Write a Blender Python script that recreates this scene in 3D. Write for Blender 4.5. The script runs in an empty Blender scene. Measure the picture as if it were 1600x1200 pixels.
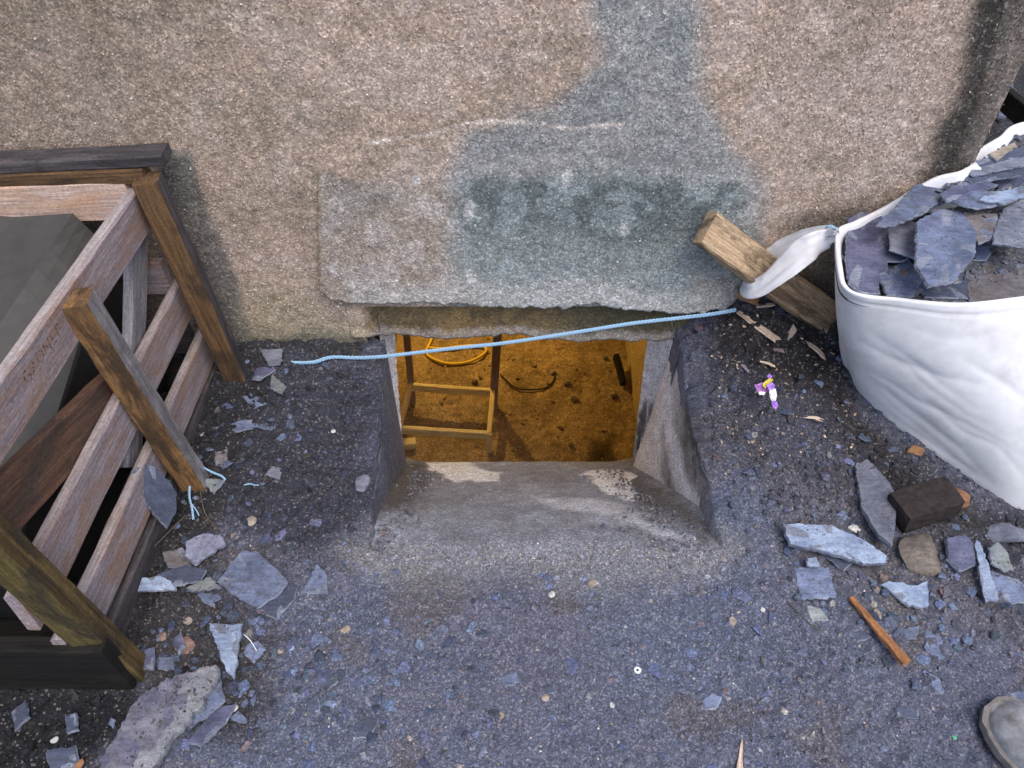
import bpy, bmesh, math, random
import numpy as np
from mathutils import Vector, Matrix

random.seed(7); RNG = np.random.default_rng(11)
SC = bpy.context.scene
COL = SC.collection

# ------------------------------------------------------------------ camera
CAM_H = 1.5
PITCH = math.radians(47.4)          # below the horizon
FPX = 1250.0                        # focal length in pixels of the 1600 px wide photograph
cam_data = bpy.data.cameras.new('camera'); cam = bpy.data.objects.new('camera', cam_data); COL.objects.link(cam)
cam.location = (0, 0, CAM_H); cam.rotation_euler = (math.pi/2 - PITCH, 0, 0)
cam_data.sensor_width = 36.0; cam_data.lens = 36.0*FPX/1600.0
cam_data.clip_start = 0.02; cam_data.clip_end = 500
SC.camera = cam

# ------------------------------------------------------------------ sky, sun, exposure
SUN_EL, SUN_AZ = math.radians(62), math.radians(150)      # azimuth measured from +Y towards +X
world = bpy.data.worlds.new('World'); SC.world = world; world.use_nodes = True
wn = world.node_tree.nodes; wl = world.node_tree.links
bg = wn['Background']; sky = wn.new('ShaderNodeTexSky'); sky.sky_type = 'NISHITA'; sky.sun_disc = False
sky.sun_elevation = SUN_EL; sky.sun_rotation = SUN_AZ; sky.air_density = 1.0; sky.dust_density = 3.0; sky.ozone_density = 1.0
wl.new(sky.outputs[0], bg.inputs[0]); bg.inputs[1].default_value = 0.15
sd = bpy.data.lights.new('sun', 'SUN'); so = bpy.data.objects.new('sun', sd); COL.objects.link(so)
sd.energy = 1.25; sd.angle = math.radians(38); sd.color = (1.0, 0.975, 0.95)
sv = Vector((math.sin(SUN_AZ)*math.cos(SUN_EL), math.cos(SUN_AZ)*math.cos(SUN_EL), math.sin(SUN_EL)))
so.rotation_euler = sv.to_track_quat('Z', 'Y').to_euler(); so.location = (3, -3, 6)
# the lamp that lights the cellar floor orange
ld = bpy.data.lights.new('cellar_lamp', 'POINT'); lo = bpy.data.objects.new('cellar_lamp', ld); COL.objects.link(lo)
ld.energy = 31; ld.color = (1.0, 0.62, 0.15); ld.shadow_soft_size = 0.025; lo.location = (-0.47, 3.95, -0.98)
SC.view_settings.view_transform = 'Standard'; SC.view_settings.look = 'None'
SC.view_settings.gamma = 1.0; SC.view_settings.exposure = 0.46; SC.view_settings.use_curve_mapping = False

# ------------------------------------------------------------------ helpers: measuring the photograph
FW = np.array([0, math.cos(PITCH), -math.sin(PITCH)]); UP = np.array([0, math.sin(PITCH), math.cos(PITCH)])
RT = np.array([1.0, 0, 0]); ORG = np.array([0, 0, CAM_H])
def ray(px, py): return FW + (px-800)/FPX*RT - (py-600)/FPX*UP
def on(axis, px, py, v):
    d = ray(px, py); t = (v-ORG[axis])/d[axis]; return Vector(ORG+t*d)
def onx(px, py, v): return on(0, px, py, v)
def ony(px, py, v): return on(1, px, py, v)
def onz(px, py, v): return on(2, px, py, v)
def onplane(px, py, p, n):
    d = ray(px, py); n = np.array(n); t = np.dot(np.array(p)-ORG, n)/np.dot(d, n); return Vector(ORG+t*d)
def proj(P):
    q = P-ORG; a = q@FW; a = np.where(a < .05, .05, a)
    return 800+FPX*(q@RT)/a, 600-FPX*(q@UP)/a

# ------------------------------------------------------------------ helpers: noise and masks
def _hash(ix, iy, s):
    h = (ix.astype(np.int64)*374761393 + iy.astype(np.int64)*668265263 + s*1442695041) & 0x7fffffff
    h = ((h ^ (h >> 13))*1274126177) & 0x7fffffff
    h = (h ^ (h >> 16)) & 0xffffff
    return h/float(0xffffff)
def vnoise(x, y, s=0):
    ix = np.floor(x); iy = np.floor(y); fx = x-ix; fy = y-iy
    fx = fx*fx*(3-2*fx); fy = fy*fy*(3-2*fy)
    a = _hash(ix, iy, s); b = _hash(ix+1, iy, s); c = _hash(ix, iy+1, s); d = _hash(ix+1, iy+1, s)
    return (a*(1-fx)+b*fx)*(1-fy)+(c*(1-fx)+d*fx)*fy
def fbm(x, y, f, o=4, s=0):
    t = 0; a = 1; n = 0
    for k in range(o):
        t = t+a*vnoise(x*f+17.3*k, y*f-9.1*k, s+k); n += a; a *= .5; f *= 2.03
    return t/n-.5
def sstep(a, b, x):
    t = np.clip((x-a)/(b-a), 0, 1); return t*t*(3-2*t)
def mask(poly, px, py, soft):
    """1 inside a polygon, 0 outside, with a soft edge"""
    px = np.asarray(px, float); py = np.asarray(py, float)
    d = np.full(px.shape, 1e9); ins = np.zeros(px.shape, bool); n = len(poly)
    for i in range(n):
        ax, ay = poly[i]; bx, by = poly[(i+1) % n]
        ex, ey = bx-ax, by-ay; L = ex*ex+ey*ey+1e-9
        t = np.clip(((px-ax)*ex+(py-ay)*ey)/L, 0, 1)
        d = np.minimum(d, np.hypot(px-ax-t*ex, py-ay-t*ey))
        c = ((ay > py) != (by > py))
        with np.errstate(divide='ignore', invalid='ignore'):
            xi = ex*(py-ay)/(ey if ey != 0 else 1e-9)+ax
        ins ^= c & (px < xi)
    sdist = np.where(ins, d, -d)
    return sstep(-soft, soft, sdist)
def mixc(c, m, k): return c*(1-m[:, None])+np.array(k)[None, :]*m[:, None]

# ------------------------------------------------------------------ helpers: objects
def tag(o, label=None, cat=None, group=None, kind=None):
    if label: o['label'] = label
    if cat: o['category'] = cat
    if group: o['group'] = group
    if kind: o['kind'] = kind
    return o
def empty(name, loc, label, cat, group=None):
    o = bpy.data.objects.new(name, None); o.location = loc; o.empty_display_size = .05; COL.objects.link(o)
    return tag(o, label, cat, group)
def link(name, me, mat=None, parent=None, M=None):
    o = bpy.data.objects.new(name, me); COL.objects.link(o)
    if mat is not None:
        for m in (mat if isinstance(mat, (list, tuple)) else [mat]): me.materials.append(m)
    if M is None: M = Matrix.Identity(4)
    if parent is not None:
        o.parent = parent; M = Matrix.Translation(-Vector(parent.location)) @ M if parent.type == 'EMPTY' else M
    o.matrix_basis = M
    return o
def npmesh(name, V, Fc, cols=None, smooth=True):
    """V (n,3), Fc (m,k) with k = 3 or 4"""
    me = bpy.data.meshes.new(name); V = np.asarray(V, np.float32); Fc = np.asarray(Fc, np.int32)
    m, k = Fc.shape
    me.vertices.add(len(V)); me.vertices.foreach_set('co', V.ravel())
    me.loops.add(m*k); me.loops.foreach_set('vertex_index', Fc.ravel())
    me.polygons.add(m); me.polygons.foreach_set('loop_start', np.arange(0, m*k, k, dtype=np.int32))
    me.polygons.foreach_set('loop_total', np.full(m, k, np.int32))
    me.polygons.foreach_set('use_smooth', np.full(m, smooth, bool))
    if cols is not None:
        a = me.color_attributes.new('col', 'FLOAT_COLOR', 'POINT')
        c = np.ones((len(V), 4), np.float32); c[:, :3] = np.clip(cols, 0, 1); a.data.foreach_set('color', c.ravel())
    me.update(calc_edges=True); me.validate()
    return me
def pymesh(name, V, Fc, smooth=False):
    me = bpy.data.meshes.new(name); me.from_pydata([tuple(v) for v in V], [], Fc)
    me.polygons.foreach_set('use_smooth', [smooth]*len(me.polygons)); me.update()
    return me
def gridfaces(nx, ny, keep=None):
    i, j = np.meshgrid(np.arange(nx-1), np.arange(ny-1), indexing='ij')
    a = i*ny+j
    Fc = np.stack([a, a+ny, a+ny+1, a+1], -1).reshape(-1, 4)
    return Fc if keep is None else Fc[keep.ravel()]
def compact(V, Fc, C=None):
    u, inv = np.unique(Fc, return_inverse=True)
    return V[u], inv.reshape(Fc.shape), (None if C is None else C[u])

# ------------------------------------------------------------------ materials
def newmat(name, rough=.8, spec=.3):
    m = bpy.data.materials.new(name); m.use_nodes = True
    b = m.node_tree.nodes['Principled BSDF']; b.inputs['Roughness'].default_value = rough
    b.inputs['Specular IOR Level'].default_value = spec
    return m, m.node_tree.nodes, m.node_tree.links, b
def nd(N, t, **k):
    n = N.new(t)
    for a, v in k.items():
        if a in n.inputs: n.inputs[a].default_value = v
        else: setattr(n, a, v)
    return n
def ramp(N, L, src, stops):
    r = N.new('ShaderNodeValToRGB'); cr = r.color_ramp
    while len(cr.elements) < len(stops): cr.elements.new(.5)
    for e, (p, c) in zip(cr.elements, stops):
        e.position = p; e.color = (c, c, c, 1) if isinstance(c, (int, float)) else (*c, 1)
    L.new(src, r.inputs[0]); return r.outputs[0]
def mix(N, L, a, b, f=1.0, mode='MULTIPLY'):
    n = N.new('ShaderNodeMix'); n.data_type = 'RGBA'; n.blend_type = mode; n.clamp_result = False
    for s, v in ((n.inputs[0], f), (n.inputs[6], a), (n.inputs[7], b)):
        if isinstance(v, bpy.types.NodeSocket): L.new(v, s)
        else: s.default_value = v if isinstance(v, float) else (*v, 1)
    return n.outputs[2]
def bump(N, L, b, h, strength, dist):
    n = N.new('ShaderNodeBump'); n.inputs['Strength'].default_value = strength; n.inputs['Distance'].default_value = dist
    L.new(h, n.inputs['Height']); L.new(n.outputs[0], b.inputs['Normal'])

def mat_vcol(name, lo=.55, hi=1.55, scale=260, cell=170, rough=.85, bs=.6, bd=.003, spec=.3, speck=0.0):
    """base colour from the 'col' attribute, broken up by fine grain"""
    m, N, L, b = newmat(name, rough, spec)
    at = nd(N, 'ShaderNodeAttribute', attribute_name='col'); tc = nd(N, 'ShaderNodeTexCoord')
    n1 = nd(N, 'ShaderNodeTexNoise', Scale=scale, Detail=4.0, Roughness=.65); L.new(tc.outputs['Object'], n1.inputs[0])
    v = nd(N, 'ShaderNodeTexVoronoi', Scale=cell); L.new(tc.outputs['Object'], v.inputs[0])
    n2 = nd(N, 'ShaderNodeTexNoise', Scale=scale*.2, Detail=5.0, Roughness=.7); L.new(tc.outputs['Object'], n2.inputs[0])
    f1 = ramp(N, L, n1.outputs[0], [(.25, lo), (.75, hi)])
    sep = nd(N, 'ShaderNodeSeparateColor'); L.new(v.outputs['Color'], sep.inputs[0])
    f2 = ramp(N, L, sep.outputs[0], [(0, .65), (.8, 1.15), (1, 1.7)])
    f3 = ramp(N, L, n2.outputs[0], [(.3, .75), (.7, 1.25)])
    c = mix(N, L, at.outputs['Color'], f1); c = mix(N, L, c, f2); c = mix(N, L, c, f3)
    if speck:
        v2 = nd(N, 'ShaderNodeTexVoronoi', Scale=cell*.8); L.new(tc.outputs['Object'], v2.inputs[0])
        s2 = nd(N, 'ShaderNodeSeparateColor'); L.new(v2.outputs['Color'], s2.inputs[0])
        f4 = ramp(N, L, s2.outputs[1], [(.90, 0.0), (.96, speck)])
        c = mix(N, L, c, (.62, .58, .54), f4, 'MIX')
    L.new(c, b.inputs['Base Color'])
    h = mix(N, L, n1.outputs[0], sep.outputs[0], .4, 'MIX'); h = mix(N, L, h, n2.outputs[0], .35, 'MIX')
    bump(N, L, b, h, bs, bd)
    return m

def mat_wood(name, light, dark, stain=None, stain_amt=.5, grain=1.0, rough=.8, spec=.25):
    m, N, L, b = newmat(name, rough, spec)
    tc = nd(N, 'ShaderNodeTexCoord'); oi = nd(N, 'ShaderNodeObjectInfo')
    add = nd(N, 'ShaderNodeVectorMath', operation='ADD'); L.new(tc.outputs['Object'], add.inputs[0])
    sc_ = nd(N, 'ShaderNodeVectorMath', operation='SCALE'); L.new(oi.outputs['Random'], sc_.inputs[3]); sc_.inputs[0].default_value = (7, 5, 9)
    L.new(sc_.outputs[0], add.inputs[1])
    mp = nd(N, 'ShaderNodeMapping'); mp.inputs['Scale'].default_value = (3*grain, 75*grain, 75*grain); L.new(add.outputs[0], mp.inputs[0])
    g = nd(N, 'ShaderNodeTexNoise', Scale=1.0, Detail=6.0, Roughness=.7, Distortion=.6); L.new(mp.outputs[0], g.inputs[0])
    mp2 = nd(N, 'ShaderNodeMapping'); mp2.inputs['Scale'].default_value = (12, 260, 260); L.new(add.outputs[0], mp2.inputs[0])
    g2 = nd(N, 'ShaderNodeTexNoise', Scale=1.0, Detail=3.0); L.new(mp2.outputs[0], g2.inputs[0])
    mp3 = nd(N, 'ShaderNodeMapping'); mp3.inputs['Scale'].default_value = (4, 11, 11); L.new(add.outputs[0], mp3.inputs[0])
    s = nd(N, 'ShaderNodeTexNoise', Scale=1.3, Detail=5.0, Roughness=.7, Distortion=.8); L.new(mp3.outputs[0], s.inputs[0])
    f = ramp(N, L, g.outputs[0], [(.3, 0.0), (.68, 1.0)])
    c = mix(N, L, dark, light, f, 'MIX')
    c = mix(N, L, c, ramp(N, L, g2.outputs[0], [(.35, .72), (.65, 1.15)]))
    if stain:
        c = mix(N, L, c, stain, mix(N, L, ramp(N, L, s.outputs[0], [(.47, 0.0), (.60, 1.0)]), (stain_amt,)*3), 'MIX')
    dn = nd(N, 'ShaderNodeTexNoise', Scale=180.0, Detail=3.0); L.new(tc.outputs['Object'], dn.inputs[0])
    c = mix(N, L, c, ramp(N, L, dn.outputs[0], [(.3, .78), (.7, 1.18)]))
    L.new(c, b.inputs['Base Color'])
    bump(N, L, b, mix(N, L, g.outputs[0], g2.outputs[0], .5, 'MIX'), .55, .002)
    return m

def mat_slate(name, base, second, dirt=.5, rough=.62, spec=.5, scale=1.0):
    m, N, L, b = newmat(name, rough, spec)
    tc = nd(N, 'ShaderNodeTexCoord'); oi = nd(N, 'ShaderNodeObjectInfo')
    ad = nd(N, 'ShaderNodeVectorMath', operation='ADD'); L.new(tc.outputs['Object'], ad.inputs[0])
    sc_ = nd(N, 'ShaderNodeVectorMath', operation='SCALE'); L.new(oi.outputs['Random'], sc_.inputs[3]); sc_.inputs[0].default_value = (13, 5, 3)
    L.new(sc_.outputs[0], ad.inputs[1])
    n1 = nd(N, 'ShaderNodeTexNoise', Scale=16*scale, Detail=6.0, Roughness=.65, Distortion=.7); L.new(ad.outputs[0], n1.inputs[0])
    mp = nd(N, 'ShaderNodeMapping'); mp.inputs['Scale'].default_value = (30, 140, 60); mp.inputs['Rotation'].default_value = (0, 0, .6); L.new(ad.outputs[0], mp.inputs[0])
    n2 = nd(N, 'ShaderNodeTexNoise', Scale=1.0, Detail=5.0, Roughness=.7); L.new(mp.outputs[0], n2.inputs[0])
    n3 = nd(N, 'ShaderNodeTexNoise', Scale=230.0, Detail=4.0, Roughness=.7); L.new(ad.outputs[0], n3.inputs[0])
    n4 = nd(N, 'ShaderNodeTexNoise', Scale=42.0, Detail=6.0, Roughness=.75); L.new(ad.outputs[0], n4.inputs[0])
    c = mix(N, L, base, second, ramp(N, L, n1.outputs[0], [(.38, 0.0), (.60, 1.0)]), 'MIX')
    c = mix(N, L, c, ramp(N, L, n2.outputs[0], [(.3, .7), (.72, 1.3)]))
    c = mix(N, L, c, (.075, .06, .048), mix(N, L, ramp(N, L, n4.outputs[0], [(.52, 0.0), (.66, 1.0)]), (dirt,)*3), 'MIX')
    c = mix(N, L, c, ramp(N, L, n3.outputs[0], [(.3, .75), (.7, 1.3)]))
    rv = nd(N, 'ShaderNodeMapRange'); rv.inputs[3].default_value = .82; rv.inputs[4].default_value = 1.18; L.new(oi.outputs['Random'], rv.inputs[0])
    c = mix(N, L, c, rv.outputs[0])
    L.new(c, b.inputs['Base Color'])
    h = mix(N, L, n1.outputs[0], n2.outputs[0], .5, 'MIX'); h = mix(N, L, h, n3.outputs[0], .25, 'MIX')
    bump(N, L, b, h, .5, .0025)
    return m

def mat_plain(name, c, c2=None, rough=.7, spec=.4, scale=60, bs=.3, bd=.001):
    m, N, L, b = newmat(name, rough, spec); tc = nd(N, 'ShaderNodeTexCoord')
    n = nd(N, 'ShaderNodeTexNoise', Scale=float(scale), Detail=5.0, Roughness=.65); L.new(tc.outputs['Object'], n.inputs[0])
    L.new(mix(N, L, c, c2 or tuple(x*.7 for x in c), ramp(N, L, n.outputs[0], [(.35, 0.0), (.65, 1.0)]), 'MIX'), b.inputs['Base Color'])
    bump(N, L, b, n.outputs[0], bs, bd)
    return m

M = {}
M['ground'] = mat_vcol('ground_grit', .45, 1.65, 300, 330, .8, 1.0, .006, .35, .25)
M['wall'] = mat_vcol('harled_render', .74, 1.3, 190, 260, .92, .5, .004, .15, .22)
M['chip'] = mat_vcol('chip_stone', .7, 1.35, 300, 330, .7, .4, .002, .4)
M['concrete'] = mat_vcol('worn_concrete', .8, 1.22, 120, 300, .85, .45, .002, .25)
M['cellar'] = mat_vcol('cellar_dirt', .88, 1.12, 30, 160, .95, .4, .008, .1)
M['sl_blue'] = mat_slate('slate_blue', (.085, .107, .175), (.165, .20, .31))
M['sl_light'] = mat_slate('slate_pale_blue', (.20, .255, .38), (.34, .42, .56), .15)
M['sl_grey'] = mat_slate('slate_grey', (.115, .125, .17), (.21, .22, .275), .3)
M['sl_dark'] = mat_slate('slate_dark', (.05, .06, .10), (.085, .10, .155), .3)
M['sl_purple'] = mat_slate('slate_purple', (.065, .068, .125), (.13, .135, .22), .2)
M['sl_brown'] = mat_slate('slate_brownish', (.12, .10, .10), (.19, .175, .18), .4)
M['sl_green'] = mat_slate('slate_grey_green', (.19, .21, .21), (.27, .30, .30), .25)
M['sl_mottle'] = mat_slate('slate_mottled', (.19, .20, .29), (.29, .30, .42), .8)
M['sl_edge'] = mat_slate('slate_chipped_edge', (.12, .135, .185), (.23, .255, .32), .3)
M['slab'] = mat_slate('purplish_slab', (.085, .088, .135), (.18, .175, .215), .7, .7, .4, 1.1)
M['slab_edge'] = mat_slate('slab_broken_edge', (.15, .16, .19), (.25, .25, .265), .3, .8, .3, 1.2)  # broken edge on the slab's right, caught light put into its paler colour
M['rock'] = mat_slate('rock_brown', (.15, .13, .12), (.26, .22, .18), .5, .85, .2, 2)
M['rock_pink'] = mat_slate('rock_pink', (.19, .115, .10), (.28, .19, .165), .5, .85, .2, 2)
M['rock_tan'] = mat_slate('rock_tan', (.27, .225, .18), (.40, .34, .28), .45, .85, .2, 2)
M['rock_white'] = mat_slate('rock_white', (.45, .44, .43), (.66, .64, .62), .25, .7, .3, 2)
M['w_pinkgrey'] = mat_wood('wood_weathered', (.41, .345, .365), (.235, .19, .20), (.30, .165, .09), .6)
M['w_pale'] = mat_wood('wood_pale_pink', (.66, .50, .42), (.50, .35, .28), (.5, .27, .12), .5)
M['w_brown'] = mat_wood('wood_brown', (.20, .115, .055), (.075, .042, .022), (.035, .026, .02), .7)
M['w_orange'] = mat_wood('wood_damp_orange', (.36, .20, .085), (.15, .08, .035), (.045, .032, .022), .85)
M['w_grey'] = mat_wood('wood_silver_grey', (.36, .34, .35), (.17, .155, .165), (.10, .09, .10), .5)
M['w_olive'] = mat_wood('wood_olive', (.18, .14, .05), (.065, .05, .02), (.03, .026, .02), .8)
M['w_black'] = mat_wood('wood_black', (.016, .014, .013), (.006, .006, .006), (.028, .022, .016), .5)
M['w_red'] = mat_wood('wood_reddish', (.20, .105, .07), (.075, .045, .032), (.05, .045, .038), .7)
M['w_dark'] = mat_wood('wood_dark_grey', (.13, .115, .12), (.05, .045, .05), (.03, .028, .03), .6)
M['w_stake'] = mat_wood('wood_stake', (.55, .41, .27), (.36, .24, .14), (.06, .04, .028), .75)
M['w_top'] = mat_wood('wood_worn_top', (.47, .42, .42), (.30, .25, .25), (.26, .18, .12), .5)  # paler wood for the top edges of the slats
M['w_olive2'] = mat_wood('wood_brown_green', (.17, .115, .045), (.06, .04, .02), (.03, .026, .02), .7)
M['w_fresh'] = mat_wood('wood_fresh', (.80, .64, .50), (.58, .42, .30), None)
M['w_cellar'] = mat_wood('wood_cellar', (.9, .80, .5), (.7, .56, .32), None)
M['tub'] = mat_plain('grey_plastic', (.060, .060, .060), (.078, .076, .071), .55, .35, 25, .15, .001)
M['tub2'] = mat_plain('dark_plastic', (.022, .022, .025), (.03, .03, .032), .5, .4, 25, .15, .001)
M['brick_dark'] = mat_plain('wet_dark_brick', (.022, .017, .016), (.045, .034, .032), .8, .25, 70, .8, .003)
M['brick_orange'] = mat_plain('orange_brick', (.36, .185, .085), (.19, .10, .06), .85, .2, 60, .6, .002)
M['rope'] = mat_plain('blue_rope', (.22, .43, .66), (.46, .64, .78), .6, .3, 420, .5, .001)
M['purple'] = mat_plain('purple_foil', (.33, .12, .62), (.50, .30, .85), .35, .6, 200)
M['violet'] = mat_plain('violet_foil', (.30, .10, .38), (.42, .2, .5), .35, .6, 200)
M['yellow'] = mat_plain('yellow_foil', (.75, .60, .05), (.8, .7, .2), .35, .6, 200)
M['white'] = mat_plain('white_paper', (.85, .85, .85), (.75, .8, .82), .5, .4, 200)
M['green'] = mat_plain('green_glass', (.05, .40, .18), (.2, .6, .35), .15, .8, 200)
M['yellow_hose'] = mat_plain('yellow_hose', (.8, .6, .05), (.7, .5, .04), .5, .4, 50)
M['black'] = mat_plain('black_rubber', (.012, .012, .012), (.02, .02, .02), .6, .3, 50)
M['leather'] = mat_plain('dusty_grey_leather', (.46, .47, .49), (.17, .16, .16), .8, .2, 22, .6, .003)
M['sole'] = mat_plain('dusty_rubber_sole', (.30, .27, .25), (.19, .175, .165), .85, .2, 60, .5, .002)
M['hemp'] = mat_plain('dry_root', (.16, .13, .10), (.10, .08, .06), .9, .1, 200)

# ------------------------------------------------------------------ the shape and colours of the ground
WALL_Y = 1.52
WELL = [tuple(onz(x, y, 0)[:2]) for x, y in [(575, 826), (1132, 838)]]
WX0F, WX1F = WELL[0][0], WELL[1][0]                 # front corners of the well
WX0B, WX1B = -.352, .440                            # where its sides meet the wall
WYF = .895
def well_x0(y): return WX0F+(WX0B-WX0F)*np.clip((y-WYF)/(WALL_Y-WYF), 0, 1)
def well_x1(y): return WX1F+(WX1B-WX1F)*np.clip((y-WYF)/(WALL_Y-WYF), 0, 1)
def slope_z(x, y):
    t = (y-WYF)/(1.64-WYF)
    t = np.clip(t, 0, 2); return -.72*(t+.085*(np.exp(-t/.085)-1))-.018
def gbase(x, y):
    x = np.asarray(x, float); y = np.asarray(y, float)
    z = .020*np.exp(-((x+.6)/.35)**2-((y-1.5)/.10)**2)
    mound = sstep(.40, .62, x)*sstep(1.02, 1.46, y)*(1-sstep(1.0, 1.5, x))*.135
    mound = mound+sstep(.30, .46, x)*sstep(1.34, 1.5, y)*(1-sstep(.8, 1.2, x))*.05
    z = z+mound
    z = z-.022*sstep(.74, .93, y)*(1-sstep(.26, .44, np.abs(x-.07)))*(1-sstep(.95, 1.1, y))
    return z
def ground_h(x, y):
    rough = .6+1.1*sstep(.25, .6, np.abs(x-.07))+.6*sstep(.95, 1.2, y)+1.6*sstep(.42, .55, x)*sstep(1.15, 1.35, y)
    z = gbase(x, y)+.018*fbm(x, y, 5, 3, 5)+rough*(.010*fbm(x, y, 24, 3, 9)+.009*fbm(x, y, 75, 2, 19))
    return z
def gz(x, y): return float(ground_h(np.array([x]), np.array([y]))[0])

def ground_colour(x, y, z):
    px, py = proj(np.stack([x, y, z], -1)); wx = px+60*fbm(x, y, 7, 4, 31); wy = py+45*fbm(x, y, 7, 4, 37)
    n = x.shape[0]
    c = np.tile(np.array([[.100, .116, .170]]), (n, 1))
    t = np.clip(.5+2.2*fbm(x, y, 3, 4, 41), 0, 1); c = mixc(c, t*.5, (.120, .112, .145))
    t = sstep(.03, .2, fbm(x, y, 11, 4, 43)); c = mixc(c, t*.5, (.085, .10, .15))
    t = sstep(.08, .25, fbm(x, y, 9, 4, 47)); c = mixc(c, t*.45, (.11, .088, .075))
    c = mixc(c, mask([(330, 545), (600, 545), (600, 800), (520, 870), (420, 860), (330, 800), (240, 900)], wx, wy, 40)*.88, (.030, .031, .043))
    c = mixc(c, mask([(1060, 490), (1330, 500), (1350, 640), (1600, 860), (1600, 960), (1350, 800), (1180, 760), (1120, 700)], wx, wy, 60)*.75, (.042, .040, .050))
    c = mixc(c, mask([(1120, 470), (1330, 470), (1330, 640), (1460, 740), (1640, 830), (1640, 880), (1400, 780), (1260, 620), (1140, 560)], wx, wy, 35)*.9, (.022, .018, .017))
    c = mixc(c, mask([(200, 830), (330, 800), (340, 900), (440, 1000), (400, 1160), (300, 1160), (190, 1040), (170, 960)], wx, wy, 40)*.85, (.036, .031, .028))
    c = mixc(c, mask([(540, 860), (580, 825), (1110, 835), (1160, 862), (1090, 905), (1000, 922), (820, 905), (640, 915), (570, 895)], wx, wy, 34)*.62, (.27, .268, .268))
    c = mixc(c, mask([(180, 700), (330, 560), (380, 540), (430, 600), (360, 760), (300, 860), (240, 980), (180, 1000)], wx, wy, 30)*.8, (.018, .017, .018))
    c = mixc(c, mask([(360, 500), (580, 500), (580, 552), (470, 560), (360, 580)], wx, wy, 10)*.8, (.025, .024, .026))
    c = mixc(c, mask([(-400, 1020), (200, 1060), (230, 1100), (130, 1215), (100, 1600), (-400, 1600)], wx, wy, 30)*.96, (.008, .008, .009))  # shade in the corner below the crate front, painted into the ground
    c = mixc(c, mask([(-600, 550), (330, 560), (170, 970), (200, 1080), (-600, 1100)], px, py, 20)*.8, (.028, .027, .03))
    c = mixc(c, mask([(1180, 720), (1320, 740), (1600, 900), (1600, 1010), (1380, 960), (1230, 880)], wx, wy, 40)*.35, (.10, .085, .075))
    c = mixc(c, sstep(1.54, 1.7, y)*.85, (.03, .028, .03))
    return c

# ------------------------------------------------------------------ ground
xs = np.concatenate([np.linspace(-14, -2.2, 22)[:-1], np.arange(-2.2, -1.0, .02), np.arange(-1.0, 1.25, .0055), np.arange(1.25, 2.4, .02), np.linspace(2.4, 14, 22)])
ys = np.concatenate([np.linspace(-14, -.2, 22)[:-1], np.arange(-.2, .36, .02), np.arange(.36, 1.535, .0055), np.arange(1.535, 3.2, .03), np.linspace(3.2, 14, 16)])
X, Y = np.meshgrid(xs, ys, indexing='ij'); xf, yf = X.ravel(), Y.ravel()
Z = ground_h(xf, yf)
inwell = (xf > well_x0(yf)+.012) & (xf < well_x1(yf)-.012) & (yf > WYF+.015) & (yf < 1.7)
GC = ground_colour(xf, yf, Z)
Z = np.where(inwell, slope_z(xf, yf)-.03, Z)
cx_ = (X[:-1, :-1]+X[1:, 1:])/2; cy_ = (Y[:-1, :-1]+Y[1:, 1:])/2
keep = ~((cx_ < 1.0) & (cy_ > 1.545))
Fc = gridfaces(len(xs), len(ys), keep)
V, Fc, C = compact(np.stack([xf, yf, Z], -1), Fc, GC)
g = link('ground', npmesh('ground', V, Fc, C), M['ground']); tag(g, kind='structure')

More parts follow.
